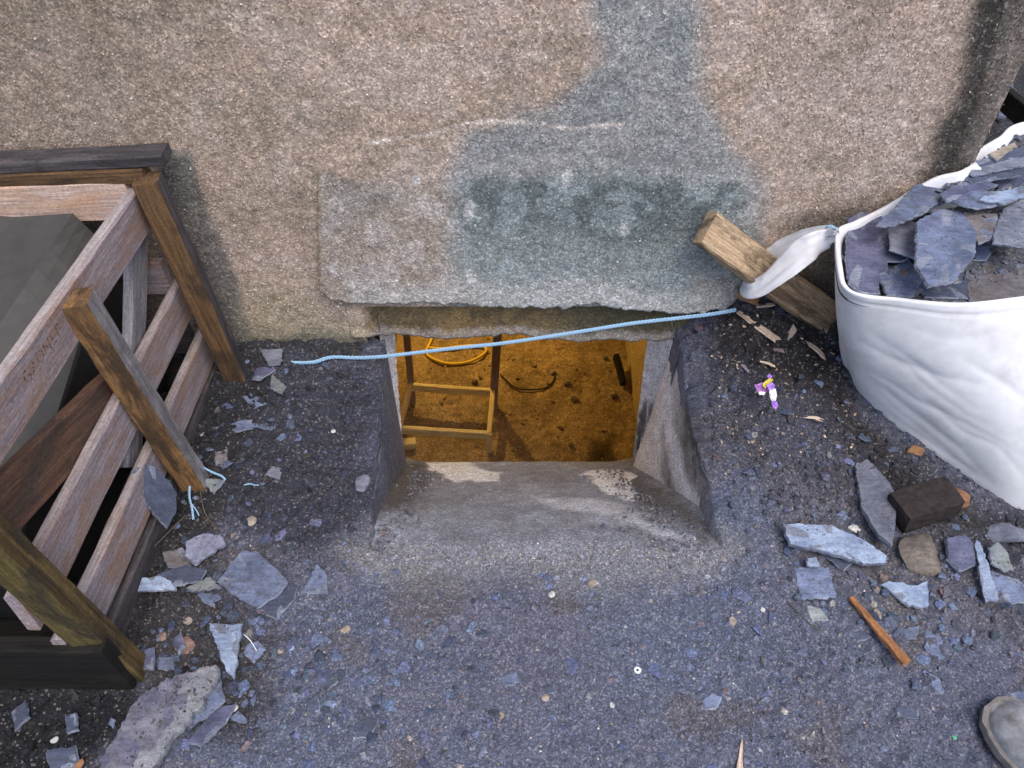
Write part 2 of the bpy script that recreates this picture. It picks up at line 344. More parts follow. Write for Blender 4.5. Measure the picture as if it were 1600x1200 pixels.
# ------------------------------------------------------------------ the house wall, with its cellar opening
JL_F = lambda z: -.343+(.03-z)*(-.041/.47)*-1*-1
OPX0, OPX1, OPZ0, OPZ1 = -.385, .56, -.75, .139
def wall_colour(x, z):
    px, py = proj(np.stack([x, np.full_like(x, WALL_Y), z], -1))
    wx = px+46*fbm(x, z, 8, 4, 61); wy = py+40*fbm(x, z, 8, 4, 67)
    n = len(x); c = np.tile(np.array([[.46, .353, .284]]), (n, 1))
    t = np.clip(.5+2.0*fbm(x, z, 3.1, 4, 71), 0, 1); c = mixc(c, t*.45, (.39, .295, .215))
    t = sstep(-.02, .18, fbm(x, z, 14, 4, 73)); c = mixc(c, t*.45, (.56, .46, .405))
    t = sstep(.05, .2, fbm(x, z, 9, 4, 79)); c = mixc(c, t*.4, (.28, .23, .175))
    c = mixc(c, (1-sstep(0, 560, wx))*.6, (.25, .20, .155))                 # darker to the left
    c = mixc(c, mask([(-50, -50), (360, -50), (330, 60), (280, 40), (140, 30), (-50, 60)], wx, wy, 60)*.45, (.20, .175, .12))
    green = mask([(905, -60), (1085, -60), (1100, 30), (1090, 150), (1150, 220), (1195, 290), (1190, 500), (700, 500), (690, 270), (740, 200), (860, 160), (930, 90)], wx, wy, 26)
    c = mixc(c, green*.85, (.31, .322, .325))
    gs = sstep(-.02, .15, fbm(x, z, 12, 4, 83)); c = mixc(c, green*gs*.5, (.23, .25, .252))
    c = mixc(c, mask([(1190, 60), (1470, 60), (1470, 270), (1200, 270)], wx, wy, 60)*.25, (.40, .34, .30))
    # damp grey strip along the crate and damp dark band by the corner of the house
    c = mixc(c, mask([(262, 235), (296, 236), (330, 345), (372, 440), (398, 545), (330, 600), (240, 300)], px+14*fbm(x, z, 14, 3, 5), py, 7)*.8, (.125, .128, .125))
    c = mixc(c, mask([(1535, -30), (1600, -30), (1530, 180), (1480, 330), (1440, 300), (1450, 250), (1480, 170), (1500, 120)], wx, wy, 20)*.93, (.038, .037, .034))
    c = mixc(c, mask([(1590, -60), (1660, -60), (1600, 130), (1510, 340), (1478, 300), (1540, 160)], px, py, 8)*.7, (.085, .083, .080))
    c = mixc(c, mask([(1240, 330), (1400, 320), (1330, 420), (1300, 520), (1240, 500)], wx, wy, 30)*.7, (.11, .10, .085))
    c = mixc(c, mask([(385, 440), (500, 470), (590, 520), (590, 560), (400, 560), (370, 500)], wx, wy, 25)*.65, (.36, .31, .22))
    c = mixc(c, mask([(370, 515), (600, 515), (610, 570), (370, 570)], wx, wy, 10)*.6, (.13, .14, .11))
    # pale crack
    for seg in ([(580, 222), (625, 214), (668, 210), (700, 200), (728, 193), (760, 189), (800, 188), (850, 193)], [(850, 195), (890, 201), (930, 197), (972, 193)]):
        d = np.full(n, 1e9)
        for (ax, ay), (bx, by) in zip(seg, seg[1:]):
            t = np.clip(((px-ax)*(bx-ax)+(py-ay)*(by-ay))/((bx-ax)**2+(by-ay)**2), 0, 1)
            d = np.minimum(d, np.hypot(px-ax-t*(bx-ax), py-ay-t*(by-ay)))
        c = mixc(c, (1-sstep(1.6, 4.6, d))*np.clip(.6+1.4*fbm(x, z, 30, 2, 9), 0, 1), (.75, .66, .58))
    return c
def wall_disp(x, z):
    return .010*fbm(x, z, 3, 3, 101)+.004*fbm(x, z, 24, 3, 103)+.0032*fbm(x, z, 90, 2, 107)
house = empty('house_wall', (0, WALL_Y+.05, 0), 'brown pebbledashed house wall with grey green damp streaks above a low cellar opening', 'wall')
xs = np.concatenate([np.linspace(-9, -2.0, 16)[:-1], np.arange(-2.0, 1.0, .0052), [1.0]])
zs = np.concatenate([[-.9, -.4], np.arange(-.2, 1.02, .0052), np.linspace(1.04, 3.2, 24)])
X, Zg = np.meshgrid(xs, zs, indexing='ij'); xf, zf = X.ravel(), Zg.ravel()
yf = WALL_Y-wall_disp(xf, zf)
yf = np.where(xf > .997, WALL_Y+.004, yf)
cx_ = (X[:-1, :-1]+X[1:, 1:])/2; cz_ = (Zg[:-1, :-1]+Zg[1:, 1:])/2
keep = ~((cx_ > OPX0) & (cx_ < OPX1) & (cz_ < OPZ1))
Fc = gridfaces(len(xs), len(zs), keep)
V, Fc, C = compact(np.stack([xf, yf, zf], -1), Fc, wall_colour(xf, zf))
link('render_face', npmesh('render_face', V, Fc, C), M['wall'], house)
def box_v(x0, x1, y0, y1, z0, z1):
    V = [(x0, y0, z0), (x1, y0, z0), (x1, y1, z0), (x0, y1, z0), (x0, y0, z1), (x1, y0, z1), (x1, y1, z1), (x0, y1, z1)]
    return V, [(0, 3, 2, 1), (4, 5, 6, 7), (0, 1, 5, 4), (1, 2, 6, 5), (2, 3, 7, 6), (3, 0, 4, 7)]
def boxes_mesh(name, bl, colfn=None):
    V = []; Fc = []
    for b in bl:
        v, f = box_v(*b); o = len(V); V += v; Fc += [tuple(i+o for i in q) for q in f]
    V = np.array(V); C = np.tile(np.array([[.12, .115, .11]]), (len(V), 1)) if colfn is None else colfn(V)
    return npmesh(name, V, np.array(Fc), C, False)
# masonry behind the render: left of the opening, right of it, above it; then the return round the corner
core = boxes_mesh('masonry', [(-9, -.366, 1.535, 1.66, -2.2, 3.2), (.455, .998, 1.535, 1.66, -2.2, 3.2), (-.385, .455, 1.56, 1.66, .14, 3.2), (.86, .996, 1.662, 6, -2.2, 3.2)])
link('masonry', core, M['wall'], house)

# jambs: the pale painted reveals either side of the opening
def quadstrip(P, n, m, disp=None, colfn=None, name='sheet', seed=3, amp=.004, f=25):
    """bilinear patch from four corners P00,P10,P11,P01, with a little relief along its normal"""
    u, v = np.meshgrid(np.linspace(0, 1, n), np.linspace(0, 1, m), indexing='ij'); u = u.ravel()[:, None]; v = v.ravel()[:, None]
    a, b, c, d = [np.array(p, float)[None, :] for p in P]
    V = (a*(1-u)+b*u)*(1-v)+(d*(1-u)+c*u)*v
    nrm = np.cross((b-a)[0], (d-a)[0]); nrm /= np.linalg.norm(nrm)
    edge = np.minimum(1, 1)
    V = V+nrm[None, :]*(amp*fbm(u[:, 0]*2+V[:, 1], v[:, 0]*2+V[:, 2], f, 4, seed))[:, None]*2
    return V, gridfaces(n, m), u[:, 0], v[:, 0]
well = empty('light_well', (.07, 1.2, 0), 'sunken concrete well with a sloping floor leading down to the cellar opening', 'light well')
def jamb(side):
    if side < 0:
        ft, fb = ony(597, 516, 1.525), ony(603, 742, 1.525); bt, bb = ony(621, 514, 1.64), ony(632, 735, 1.64)
    else:
        ft, fb = ony(1043, 518, 1.525), ony(1062, 752, 1.525); bt, bb = ony(1009, 518, 1.64), ony(985, 745, 1.64)
    ft.z = bt.z = .12
    V, Fc, u, v = quadstrip([fb, bb, bt, ft], 26, 90, seed=5+side, amp=.004)
    z = V[:, 2]
    c = np.tile(np.array([[.88, .87, .90]]), (len(V), 1))
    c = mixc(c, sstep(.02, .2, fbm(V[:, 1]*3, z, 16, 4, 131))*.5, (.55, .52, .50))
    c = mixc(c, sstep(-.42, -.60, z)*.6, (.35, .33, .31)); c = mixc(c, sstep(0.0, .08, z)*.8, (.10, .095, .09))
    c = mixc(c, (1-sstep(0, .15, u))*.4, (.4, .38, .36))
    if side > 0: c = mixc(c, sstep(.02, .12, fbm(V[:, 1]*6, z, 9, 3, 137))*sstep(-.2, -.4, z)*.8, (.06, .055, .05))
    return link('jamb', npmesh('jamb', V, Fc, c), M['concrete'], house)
jamb(-1); jamb(1)
# lintel band with an uneven lower edge
def lintel():
    n, m = 260, 26; xs = np.linspace(-.42, .60, n)
    pxs = 800+xs/2.10*FPX
    low_px = np.interp(pxs, [560, 620, 690, 740, 770, 800, 840, 870, 960, 1040, 1080, 1170], [516, 518, 524, 522, 519, 517, 522, 526, 527, 527, 520, 505])+4*vnoise(xs*45, xs*0, 3)+2.5*vnoise(xs*140, xs*0, 5)
    zlow = np.array([ony(a, b, 1.532)[2] for a, b in zip(pxs, low_px)])
    u, v = np.meshgrid(np.arange(n), np.linspace(0, 1, m), indexing='ij'); u = u.ravel(); v = v.ravel()
    X_ = xs[u]; Z_ = zlow[u]+(.17-zlow[u])*v
    Y_ = 1.532-.016*(1-sstep(-.40, -.35, X_))-.014*sstep(.50, .6, X_)+.008*fbm(X_, Z_, 18, 4, 151)-.006*(1-sstep(0, .25, v))
    V = np.stack([X_, Y_, Z_], -1)
    under = np.stack([xs, np.full(n, 1.66), zlow-.004], -1); k = len(V)
    Fc = list(map(tuple, gridfaces(n, m))); Fc += [(k+i, k+i+1, (i+1)*m, i*m) for i in range(n-1)]
    c = np.tile(np.array([[.20, .145, .075]]), (k, 1))
    c = mixc(c, sstep(-.25, -.15, X_)*(1-sstep(-.10, .0, X_))*.5, (.24, .16, .07))
    c = mixc(c, sstep(.02, .18, X_+.15*fbm(X_, Z_, 12, 3, 3))*.75, (.060, .064, .045))
    c = mixc(c, sstep(0, .15, fbm(X_, Z_, 30, 4, 157))*.5, (.075, .065, .045))
    c = mixc(c, (1-sstep(.08, .24, v+.25*fbm(X_, Z_, 30, 3, 7)))*.75, (.30, .27, .25))
    wc_ = wall_colour(X_, Z_); tt = np.clip(1-sstep(-.40, -.35, X_+.05*fbm(X_, Z_, 20, 3, 6))+sstep(.5, .58, X_), 0, 1); c = c*(1-tt[:, None])+wc_*tt[:, None]
    C = np.concatenate([c, np.tile(np.array([[.15, .13, .11]]), (n, 1))])
    link('lintel', npmesh('lintel', np.concatenate([V, under]), np.array(Fc), C), M['concrete'], house)
lintel()
# the raised patch of render over the opening
def patch():
    n, m = 330, 84
    pxb = np.linspace(499, 1172, n)
    pyb = np.interp(pxb, [499, 508, 520, 535, 600, 660, 720, 790, 880, 912, 930, 950, 1000, 1100, 1160, 1172], [452, 458, 465, 470, 474, 471, 473, 478, 481, 474, 470, 478, 484, 487, 488, 482])+5*(vnoise(pxb*.06, pxb*0, 3)-.5)+3.5*(vnoise(pxb*.2, pxb*0, 8)-.5)
    lo = np.array([tuple(ony(a, b, 1.502)) for a, b in zip(pxb, pyb)])
    ztop = .575
    pxt = np.interp(pxb, [499, 1172], [495, 1200])
    t = np.linspace(0, 1, m); u, v = np.meshgrid(np.arange(n), t, indexing='ij'); ui = u.ravel(); v = v.ravel()
    zt = np.array([ony(a, 258, 1.51)[2] for a in pxt])
    xt = np.array([ony(a, 258, 1.51)[0] for a in pxt])
    X_ = lo[ui, 0]*(1-v)+xt[ui]*v; Z_ = lo[ui, 2]*(1-v)+zt[ui]*v
    uu = ui/(n-1)
    off = .019*(1-.97*v)*(1-.95*sstep(.86, 1.0, uu))
    off = off-.006*sstep(.6, 1.0, v+.12*fbm(X_, Z_*0, 20, 3, 5))-.010*sstep(.96, 1.0, uu)
    Y_ = WALL_Y-.004-off-wall_disp(X_, Z_)*.9-.004*fbm(X_, Z_, 40, 3, 171)
    V = np.stack([X_, Y_, Z_], -1); k = len(V)
    back_b = np.stack([lo[:, 0], np.full(n, 1.536), lo[:, 2]+.004], -1)
    left = V[:m].copy(); left[:, 1] = 1.536; left[:, 0] += .003
    right = V[(n-1)*m:].copy(); right[:, 1] = 1.536
    Vall = np.concatenate([V, back_b, left, right])
    Fc = list(map(tuple, gridfaces(n, m)))
    Fc += [(k+i, k+i+1, (i+1)*m, i*m) for i in range(n-1)]
    Fc += [(k+n+j+1, k+n+j, j, j+1) for j in range(m-1)]
    r0 = (n-1)*m; Fc += [(k+n+m+j, k+n+m+j+1, r0+j+1, r0+j) for j in range(m-1)]
    px, py = proj(V); wx = px+46*fbm(X_, Z_, 8, 4, 61); wy = py+36*fbm(X_, Z_, 8, 4, 67)
    c = np.tile(np.array([[.34, .285, .24]]), (k, 1))
    c = mixc(c, sstep(-.05, .15, fbm(X_, Z_, 16, 4, 173))*.6, (.48, .43, .41))
    c = mixc(c, mask([(500, 260), (640, 260), (620, 330), (540, 350), (500, 300)], wx, wy, 30)*.5, (.17, .165, .15))
    gr = mask([(700, 240), (1200, 240), (1190, 520), (780, 520), (700, 420)], wx, wy, 30)
    c = mixc(c, gr*.8, (.215, .262, .268))
    c = mixc(c, gr*mask([(700, 250), (900, 252), (1190, 252), (1195, 340), (1100, 350), (960, 380), (830, 350), (720, 350)], wx, wy, 30)*.85, (.105, .128, .130))
    c = mixc(c, gr*sstep(.0, .12, fbm(X_, Z_, 20, 4, 177))*.5, (.31, .36, .37))
    c = mixc(c, mask([(1090, 430), (1180, 420), (1180, 500), (1100, 500)], wx, wy, 20)*.6, (.40, .35, .32))
    c = mixc(c, mask([(540, 440), (1150, 450), (1150, 500), (540, 500)], wx, wy, 14)*.6, (.50, .49, .48))
    wc_ = wall_colour(X_, Z_); tt = np.clip(sstep(.84, 1.0, v+.3*fbm(X_, Z_, 7, 4, 181))+sstep(.92, 1.0, uu+.08*fbm(X_, Z_, 12, 4, 183)), 0, 1); c = c*(1-tt[:, None])+wc_*tt[:, None]
    c = mixc(c, (1-sstep(0, .012, uu))*.7, (.25, .20, .12))
    for qx, qy, qr in [(522, 420, 7), (733, 330, 10), (884, 276, 9), (650, 283, 7), (735, 432, 9), (975, 360, 8)]:
        c = mixc(c, (1-sstep(.4, 1.3, np.hypot(px-qx, (py-qy)*.6)/qr+fbm(X_, Z_, 60, 2, 5)))*.7, (.55, .54, .53))
    C = np.concatenate([c, np.tile(np.array([[.11, .10, .085]]), (n, 1)), np.tile(np.array([[.16, .13, .08]]), (m, 1)), np.tile(np.array([[.2, .19, .17]]), (m, 1))])
    o = link('render_patch', npmesh('render_patch', Vall, np.array(Fc), C), M['wall'], house)
    tag(o, 'raised patch of greenish grey render with a ragged lower edge')
    return V, C[:k]
PV, PC = patch()

# ------------------------------------------------------------------ chips of stone: many small solids in one mesh
def templates():
    out = []
    for s in range(7):
        r = np.random.default_rng(s+50); k = 5 if s % 2 else 6
        a = np.sort(r.uniform(0, 2*np.pi, k)+np.linspace(0, 2*np.pi, k, endpoint=False)*2.2) % (2*np.pi); a = np.sort(np.linspace(0, 2*np.pi, k, endpoint=False)+r.uniform(-.4, .4, k))
        rad = r.uniform(.65, 1.1, k)
        bot = np.stack([np.cos(a)*rad, np.sin(a)*rad, np.full(k, -.5)], -1)
        top = np.stack([np.cos(a)*rad*.72+.08, np.sin(a)*rad*.72, r.uniform(.3, .6, k)], -1)
        V = np.concatenate([bot, top]); F_ = []
        for i in range(k):
            j = (i+1) % k; F_ += [(i, j, k+j), (i, k+j, k+i)]
        for i in range(1, k-1): F_.append((k, k+i, k+i+1))
        out.append((V, np.array(F_)))
    return out
TPL = templates()
def chips(name, P, S, flat, C, tilt, nrm_up=True, jit=.35, smooth=False):
    """P centres, S radius, flat thickness ratio, C colours"""
    n = len(P); Vs = []; Fs = []; Cs = []; o = 0
    which = RNG.integers(0, len(TPL), n)
    for k, (T, F_) in enumerate(TPL):
        idx = np.where(which == k)[0]; m = len(idx)
        if not m: continue
        az = RNG.uniform(0, 2*np.pi, m); tl = RNG.normal(0, 1, m)*tilt; ta = RNG.uniform(0, 2*np.pi, m)
        sx = S[idx]*RNG.uniform(.65, 1.35, m); sy = S[idx]*RNG.uniform(.55, 1.1, m); sz = S[idx]*flat[idx]
        v = T[None]*np.stack([sx, sy, sz], -1)[:, None, :]
        ca, sa = np.cos(az), np.sin(az)
        x = v[..., 0]*ca[:, None]-v[..., 1]*sa[:, None]; y = v[..., 0]*sa[:, None]+v[..., 1]*ca[:, None]; z = v[..., 2]
        z2 = z+np.tan(np.clip(tl, -.9, .9))[:, None]*(x*np.cos(ta)[:, None]+y*np.sin(ta)[:, None])
        if nrm_up: w = np.stack([x, y, z2], -1)
        else: w = np.stack([x, -z2, y], -1)
        w = w+P[idx][:, None, :]
        q = len(T); Vs.append(w.reshape(-1, 3)); Fs.append((F_[None]+(np.arange(m)*q)[:, None, None]+o).reshape(-1, 3))
        Cs.append(np.repeat(C[idx], q, 0)); o += m*q
    return npmesh(name, np.concatenate(Vs), np.concatenate(Fs), np.concatenate(Cs), smooth)
def stone_tints(C, n, amt=1.0):
    pal = np.array([[.10, .12, .19], [.135, .155, .22], [.12, .11, .155], [.19, .19, .21], [.30, .26, .21], [.20, .12, .10], [.52, .50, .47], [.055, .055, .07]])
    p = np.array([.24, .17, .17, .14, .08, .035, .018, .147])
    pick = pal[RNG.choice(len(pal), n, p=p)]
    lum = C.mean(1, keepdims=True)/.125; dark = np.clip(lum/.6, .12, 1)
    f = np.clip(RNG.normal(.55, .3, (n, 1)), .1, 1)*amt
    return (C*(1-f)+pick*np.clip(lum, .12, 1.5)*f)*RNG.uniform(.7, 1.4, (n, 1))
def scatter_ground(n, smin, smax, power, box=(-1.25, 1.3, .36, 1.53), flatr=(.25, .7)):
    x = RNG.uniform(box[0], box[1], n); y = RNG.uniform(box[2], box[3], n)
    s = smin*(smax/smin)**(RNG.uniform(0, 1, n)**power)
    ok = ~((x > well_x0(y)-s) & (x < well_x1(y)+s) & (y > WYF-s-.01)) & (y < WALL_Y-s*.4-.008)
    ok &= ~((x > .90) & (y > 1.05+.0*x) & (x-1.0 > -(y-1.1)))           # under the bag
    d = np.clip(.55+1.6*fbm(x, y, 5, 3, 201), .1, 1)
    ok &= RNG.uniform(0, 1, n) < d
    x, y, s = x[ok], y[ok], s[ok]; z = ground_h(x, y); fl = RNG.uniform(*flatr, len(x))
    P = np.stack([x, y, z+s*fl*.12], -1)
    return P, s, fl
P, S, FL = scatter_ground(95000, .0011, .0042, 1.6)
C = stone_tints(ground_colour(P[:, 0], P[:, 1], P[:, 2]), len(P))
P2, S2, FL2 = scatter_ground(11500, .0038, .0105, 2.2, flatr=(.15, .5))
C2 = stone_tints(ground_colour(P2[:, 0], P2[:, 1], P2[:, 2]), len(P2), .8)
P3, S3, FL3 = scatter_ground(800, .009, .021, 2.1, flatr=(.07, .18))
n4 = 16000; x4 = RNG.uniform(-1.2, 1.3, n4); y4 = RNG.uniform(.4, 1.51, n4)
bank = np.clip(sstep(.30, .5, np.abs(x4-.07))*sstep(.86, 1.0, y4)+sstep(-.35, -.5, x4)*.9+sstep(.6, .8, x4)*sstep(.7, .8, y4)*.8, 0, 1)
s4 = .0035*(4.2)**(RNG.uniform(0, 1, n4)**2.0)
k4 = (RNG.uniform(0, 1, n4) < bank*np.clip(.5+2*fbm(x4, y4, 7, 3, 207), 0, 1)) & ~((x4 > well_x0(y4)-s4*1.2-.004) & (x4 < well_x1(y4)+s4*1.2+.004) & (y4 > WYF-.03)) & (y4 < 1.5-s4)
x4, y4, s4 = x4[k4], y4[k4], s4[k4]; P4 = np.stack([x4, y4, ground_h(x4, y4)+s4*.1], -1); FL4 = RNG.uniform(.2, .7, len(x4))
C4 = ground_colour(x4, y4, P4[:, 2]); C4 = stone_tints(C4*RNG.uniform(.5, 1.2, (len(x4), 1)), len(x4), .7)
n5 = 520; ctr = np.array([(300, 900, 110, 110), (400, 650, 80, 90), (1400, 850, 120, 90), (1430, 960, 110, 60), (1300, 640, 90, 90), (300, 1080, 90, 70), (560, 1080, 110, 60)])[RNG.integers(0, 7, n5)]
q5 = np.array([tuple(onz(a, b, 0)) for a, b in zip(RNG.normal(ctr[:, 0], ctr[:, 2]), RNG.normal(ctr[:, 1], ctr[:, 3]))])
k5 = (q5[:, 1] < 1.49) & (q5[:, 1] > .4) & (q5[:, 0] > -.74) & ~((q5[:, 0] > well_x0(q5[:, 1])-.03) & (q5[:, 0] < well_x1(q5[:, 1])+.03) & (q5[:, 1] > WYF-.05)); q5 = q5[k5]
s5 = .007*(2.6)**(RNG.uniform(0, 1, len(q5))**1.4); q5[:, 2] = ground_h(q5[:, 0], q5[:, 1])+.003; FL5 = RNG.uniform(.09, .22, len(q5))
C5 = np.array([[.085, .105, .165]])*RNG.uniform(.4, 1.6, (len(q5), 1))*RNG.uniform(.9, 1.1, (len(q5), 3))
C3 = stone_tints(ground_colour(P3[:, 0], P3[:, 1], P3[:, 2]), len(P3), .6)*np.array([[.80, .9, 1.15]])
gr = link('gravel', chips('gravel', np.concatenate([P, P2, P3, P4, q5]), np.concatenate([S, S2, S3, s4, s5]), np.concatenate([FL, FL2, FL3, FL4, FL5]), np.concatenate([C, C2, C3, C4, C5]), .28), M['chip'])
tag(gr, 'loose slate grit and small blue grey stone chips covering the ground', 'gravel', kind='stuff')
# pebbledash standing proud of the wall
n = 26000
x = RNG.uniform(-1.25, 1.0, n); z = RNG.uniform(0.0, 1.0, n)
ok = ~((x > -.42) & (x < .62) & (z < .18)); x, z = x[ok], z[ok]
s = .0011*(3.2)**(RNG.uniform(0, 1, len(x))**1.8)
inp = (x > -.49) & (x < .615) & (z < .585) & (z > .15)
yy = WALL_Y-wall_disp(x, z)-.001
k = np.where(inp)[0]
if len(k):
    # sit on the patch: nearest sample of its surface
    from mathutils.kdtree import KDTree
    kd = KDTree(len(PV[::3]))
    for i, p in enumerate(PV[::3]): kd.insert((p[0], 0, p[2]), i)
    kd.balance()
    PV3 = PV[::3]; PC3 = PC[::3]; near = [kd.find((x[i], 0, z[i]))[1] for i in k]
    yy[k] = PV3[near, 1]-.0005
Cw = wall_colour(x, z)
if len(k): Cw[k] = PC3[near]
Cw = Cw*RNG.uniform(.72, 1.35, (len(x), 1)); br = RNG.uniform(0, 1, len(x)) < np.where(inp, .11, .05)
Cw[br] = np.array([.60, .56, .53])*RNG.uniform(.7, 1.1, (br.sum(), 1))
pb = link('pebbledash', chips('pebbledash', np.stack([x, yy, z], -1), s, RNG.uniform(.5, .9, len(x)), Cw, .3, nrm_up=False), M['chip'], house)
tag(pb, kind='stuff')

# ------------------------------------------------------------------ light well: sloping floor and cheeks
def well_parts():
    n, m = 240, 230
    u, v = np.meshgrid(np.linspace(0, 1, n), np.linspace(0, 1, m), indexing='ij'); u = u.ravel(); v = v.ravel()
    yv = (WYF-.02)+(1.652-(WYF-.02))*v
    x0 = np.where(yv < WALL_Y, well_x0(yv)-.01, -.375); x1 = np.where(yv < WALL_Y, well_x1(yv)-.06*sstep(WYF, WALL_Y, yv)+.01, .425)
    X_ = x0+(x1-x0)*u
    Z_ = slope_z(X_, yv)+.012*fbm(X_, yv, 4, 3, 211)+.005*fbm(X_, yv, 30, 3, 213)
    gh = ground_h(X_, yv)+.001; Z_ = Z_+(gh-Z_)*(1-sstep(.0, .10, v))
    edge = np.minimum(u, 1-u); Z_ = Z_+.05*(1-sstep(0, .13, edge+.05*fbm(X_, yv, 12, 3, 3)))*sstep(.05, .3, v)*(1-.6*v)
    px, py = proj(np.stack([X_, yv, Z_], -1)); wx = px+34*fbm(X_, yv, 16, 5, 221); wy = py+16*fbm(X_, yv, 16, 5, 223)
    c = np.tile(np.array([[.255, .275, .335]]), (len(X_), 1))
    c = mixc(c, sstep(-.03, .15, fbm(X_, yv*.6, 8, 4, 227))*.6, (.345, .37, .44))
    c = mixc(c, sstep(.0, .18, fbm(X_, yv*.6, 14, 4, 229))*.5, (.19, .19, .21))
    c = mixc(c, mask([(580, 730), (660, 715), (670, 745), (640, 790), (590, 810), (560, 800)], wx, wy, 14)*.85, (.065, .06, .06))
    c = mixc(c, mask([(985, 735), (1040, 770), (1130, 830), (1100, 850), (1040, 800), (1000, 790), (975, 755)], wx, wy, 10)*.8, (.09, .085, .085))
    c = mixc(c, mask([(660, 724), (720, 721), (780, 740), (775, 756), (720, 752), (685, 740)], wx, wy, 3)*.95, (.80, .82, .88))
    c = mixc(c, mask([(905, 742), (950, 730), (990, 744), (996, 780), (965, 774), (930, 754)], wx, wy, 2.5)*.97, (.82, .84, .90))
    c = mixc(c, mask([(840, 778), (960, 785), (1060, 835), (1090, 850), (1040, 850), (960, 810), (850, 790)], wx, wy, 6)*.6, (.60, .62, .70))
    tt = 1-sstep(.01, .15, v+.16*fbm(X_, yv, 10, 4, 263)); gcc = ground_colour(X_, yv, gh)*1.05; c = c*(1-tt[:, None])+gcc*tt[:, None]
    well_parts.S = (X_, yv, Z_)
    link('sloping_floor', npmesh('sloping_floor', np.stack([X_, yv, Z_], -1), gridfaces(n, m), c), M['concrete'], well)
    # pale plaster flake lying as a thin raised skin on the slope
    for side in (-1, 1):
        n, m = 200, 90
        u, v = np.meshgrid(np.linspace(0, 1, n), np.linspace(0, 1, m), indexing='ij'); u = u.ravel(); v = v.ravel()
        yv = (WYF+.008)+(1.53-WYF-.008)*u
        xt = well_x0(yv) if side < 0 else well_x1(yv)
        lean = .012-.050*sstep(1.15, 1.5, yv) if side < 0 else .055*sstep(WYF, WALL_Y, yv)+.004
        ztop = ground_h(xt, yv)-.002+.016*fbm(xt, yv, 22, 4, 233); zbot = slope_z(xt, yv)-.04
        Z_ = ztop+(zbot-ztop)*v
        X_ = xt-side*lean*v+side*.0035*0
        X_ = X_+.007*fbm(yv, Z_, 9, 4, 241)*sstep(0, .2, v)+.004*fbm(yv, Z_, 50, 3, 243)-side*(.010+.022*fbm(yv, Z_*.3, 7, 4, 245)+.008*fbm(yv, Z_, 34, 3, 247))*(1-.6*sstep(0, .3, v))*(1-sstep(1.25, 1.45, yv))
        top = np.stack([xt[::m]+side*.045, yv[::m], ground_h(xt[::m]+side*.045, yv[::m])-.008], -1)
        V = np.stack([X_, yv, Z_], -1); k = len(V)
        Fc = list(map(tuple, gridfaces(n, m))); Fc += [(k+i, k+i+1, (i+1)*m, i*m) for i in range(n-1)]
        if side > 0: Fc = [f[::-1] for f in Fc]
        c = np.tile(np.array([[.26, .25, .245]]), (k, 1))
        c = mixc(c, sstep(-.02, .14, fbm(yv, Z_*1.5, 9, 4, 251))*.6, (.34, .33, .325))
        c = mixc(c, sstep(.02, .16, fbm(yv*2, Z_*.7, 9, 4, 257))*.6, (.075, .07, .066))
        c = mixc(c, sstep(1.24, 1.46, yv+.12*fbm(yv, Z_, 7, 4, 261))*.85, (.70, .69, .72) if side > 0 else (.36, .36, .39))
        if side > 0: pass
        gcc = ground_colour(xt, yv, ztop); tt = 1-sstep(.02, .14, v+.12*fbm(yv, Z_, 18, 4, 4)); c = c*(1-tt[:, None])+gcc*tt[:, None]
        C = np.concatenate([c, ground_colour(*top.T)])
        px, py = proj(V); jx = px+10*fbm(yv, Z_, 12, 4, 265)
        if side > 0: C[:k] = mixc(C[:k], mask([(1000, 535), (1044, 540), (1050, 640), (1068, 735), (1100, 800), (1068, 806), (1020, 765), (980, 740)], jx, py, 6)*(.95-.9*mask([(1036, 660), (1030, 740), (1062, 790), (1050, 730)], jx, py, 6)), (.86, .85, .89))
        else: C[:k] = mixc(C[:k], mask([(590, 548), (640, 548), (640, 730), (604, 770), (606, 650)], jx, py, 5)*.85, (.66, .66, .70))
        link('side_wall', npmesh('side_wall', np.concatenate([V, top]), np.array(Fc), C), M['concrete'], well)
well_parts()
gx_, gy_, gz_ = well_parts.S; pick = RNG.choice(len(gx_), 9000, p=(lambda w: w/w.sum())(np.exp(-((gy_-.86)/.045)**2)+.004))
cx1 = np.stack([gx_[pick], gy_[pick], gz_[pick]+.0005], -1); s_ = .0011*(4)**(RNG.uniform(0, 1, len(pick))**1.8)
o = link('apron_grit', chips('apron_grit', cx1, s_, RNG.uniform(.25, .7, len(pick)), stone_tints(np.tile(np.array([[.20, .195, .20]]), (len(pick), 1)), len(pick), .8), .35), M['chip'], well); tag(o, kind='stuff')
# loose crumbs along both edges of the slope
n = 2600
x = np.where(RNG.uniform(0, 1, n) < .5, RNG.normal(-.30, .035, n), RNG.normal(.37, .05, n)); y = RNG.uniform(.9, 1.5, n)
ok = (x > well_x0(y)+.02) & (x < well_x1(y)-.03-.05*sstep(WYF, WALL_Y, y)); x, y = x[ok], y[ok]
z = slope_z(x, y)+.012*fbm(x, y, 4, 3, 211)+.012; s = .0014*(5)**(RNG.uniform(0, 1, len(x))**2.2)
cr = link('rubble_crumbs', chips('rubble_crumbs', np.stack([x, y, z], -1), s, RNG.uniform(.3, .7, len(x)), stone_tints(np.tile(np.array([[.12, .11, .11]]), (len(x), 1)), len(x)), .3), M['chip'], well)
tag(cr, kind='stuff')

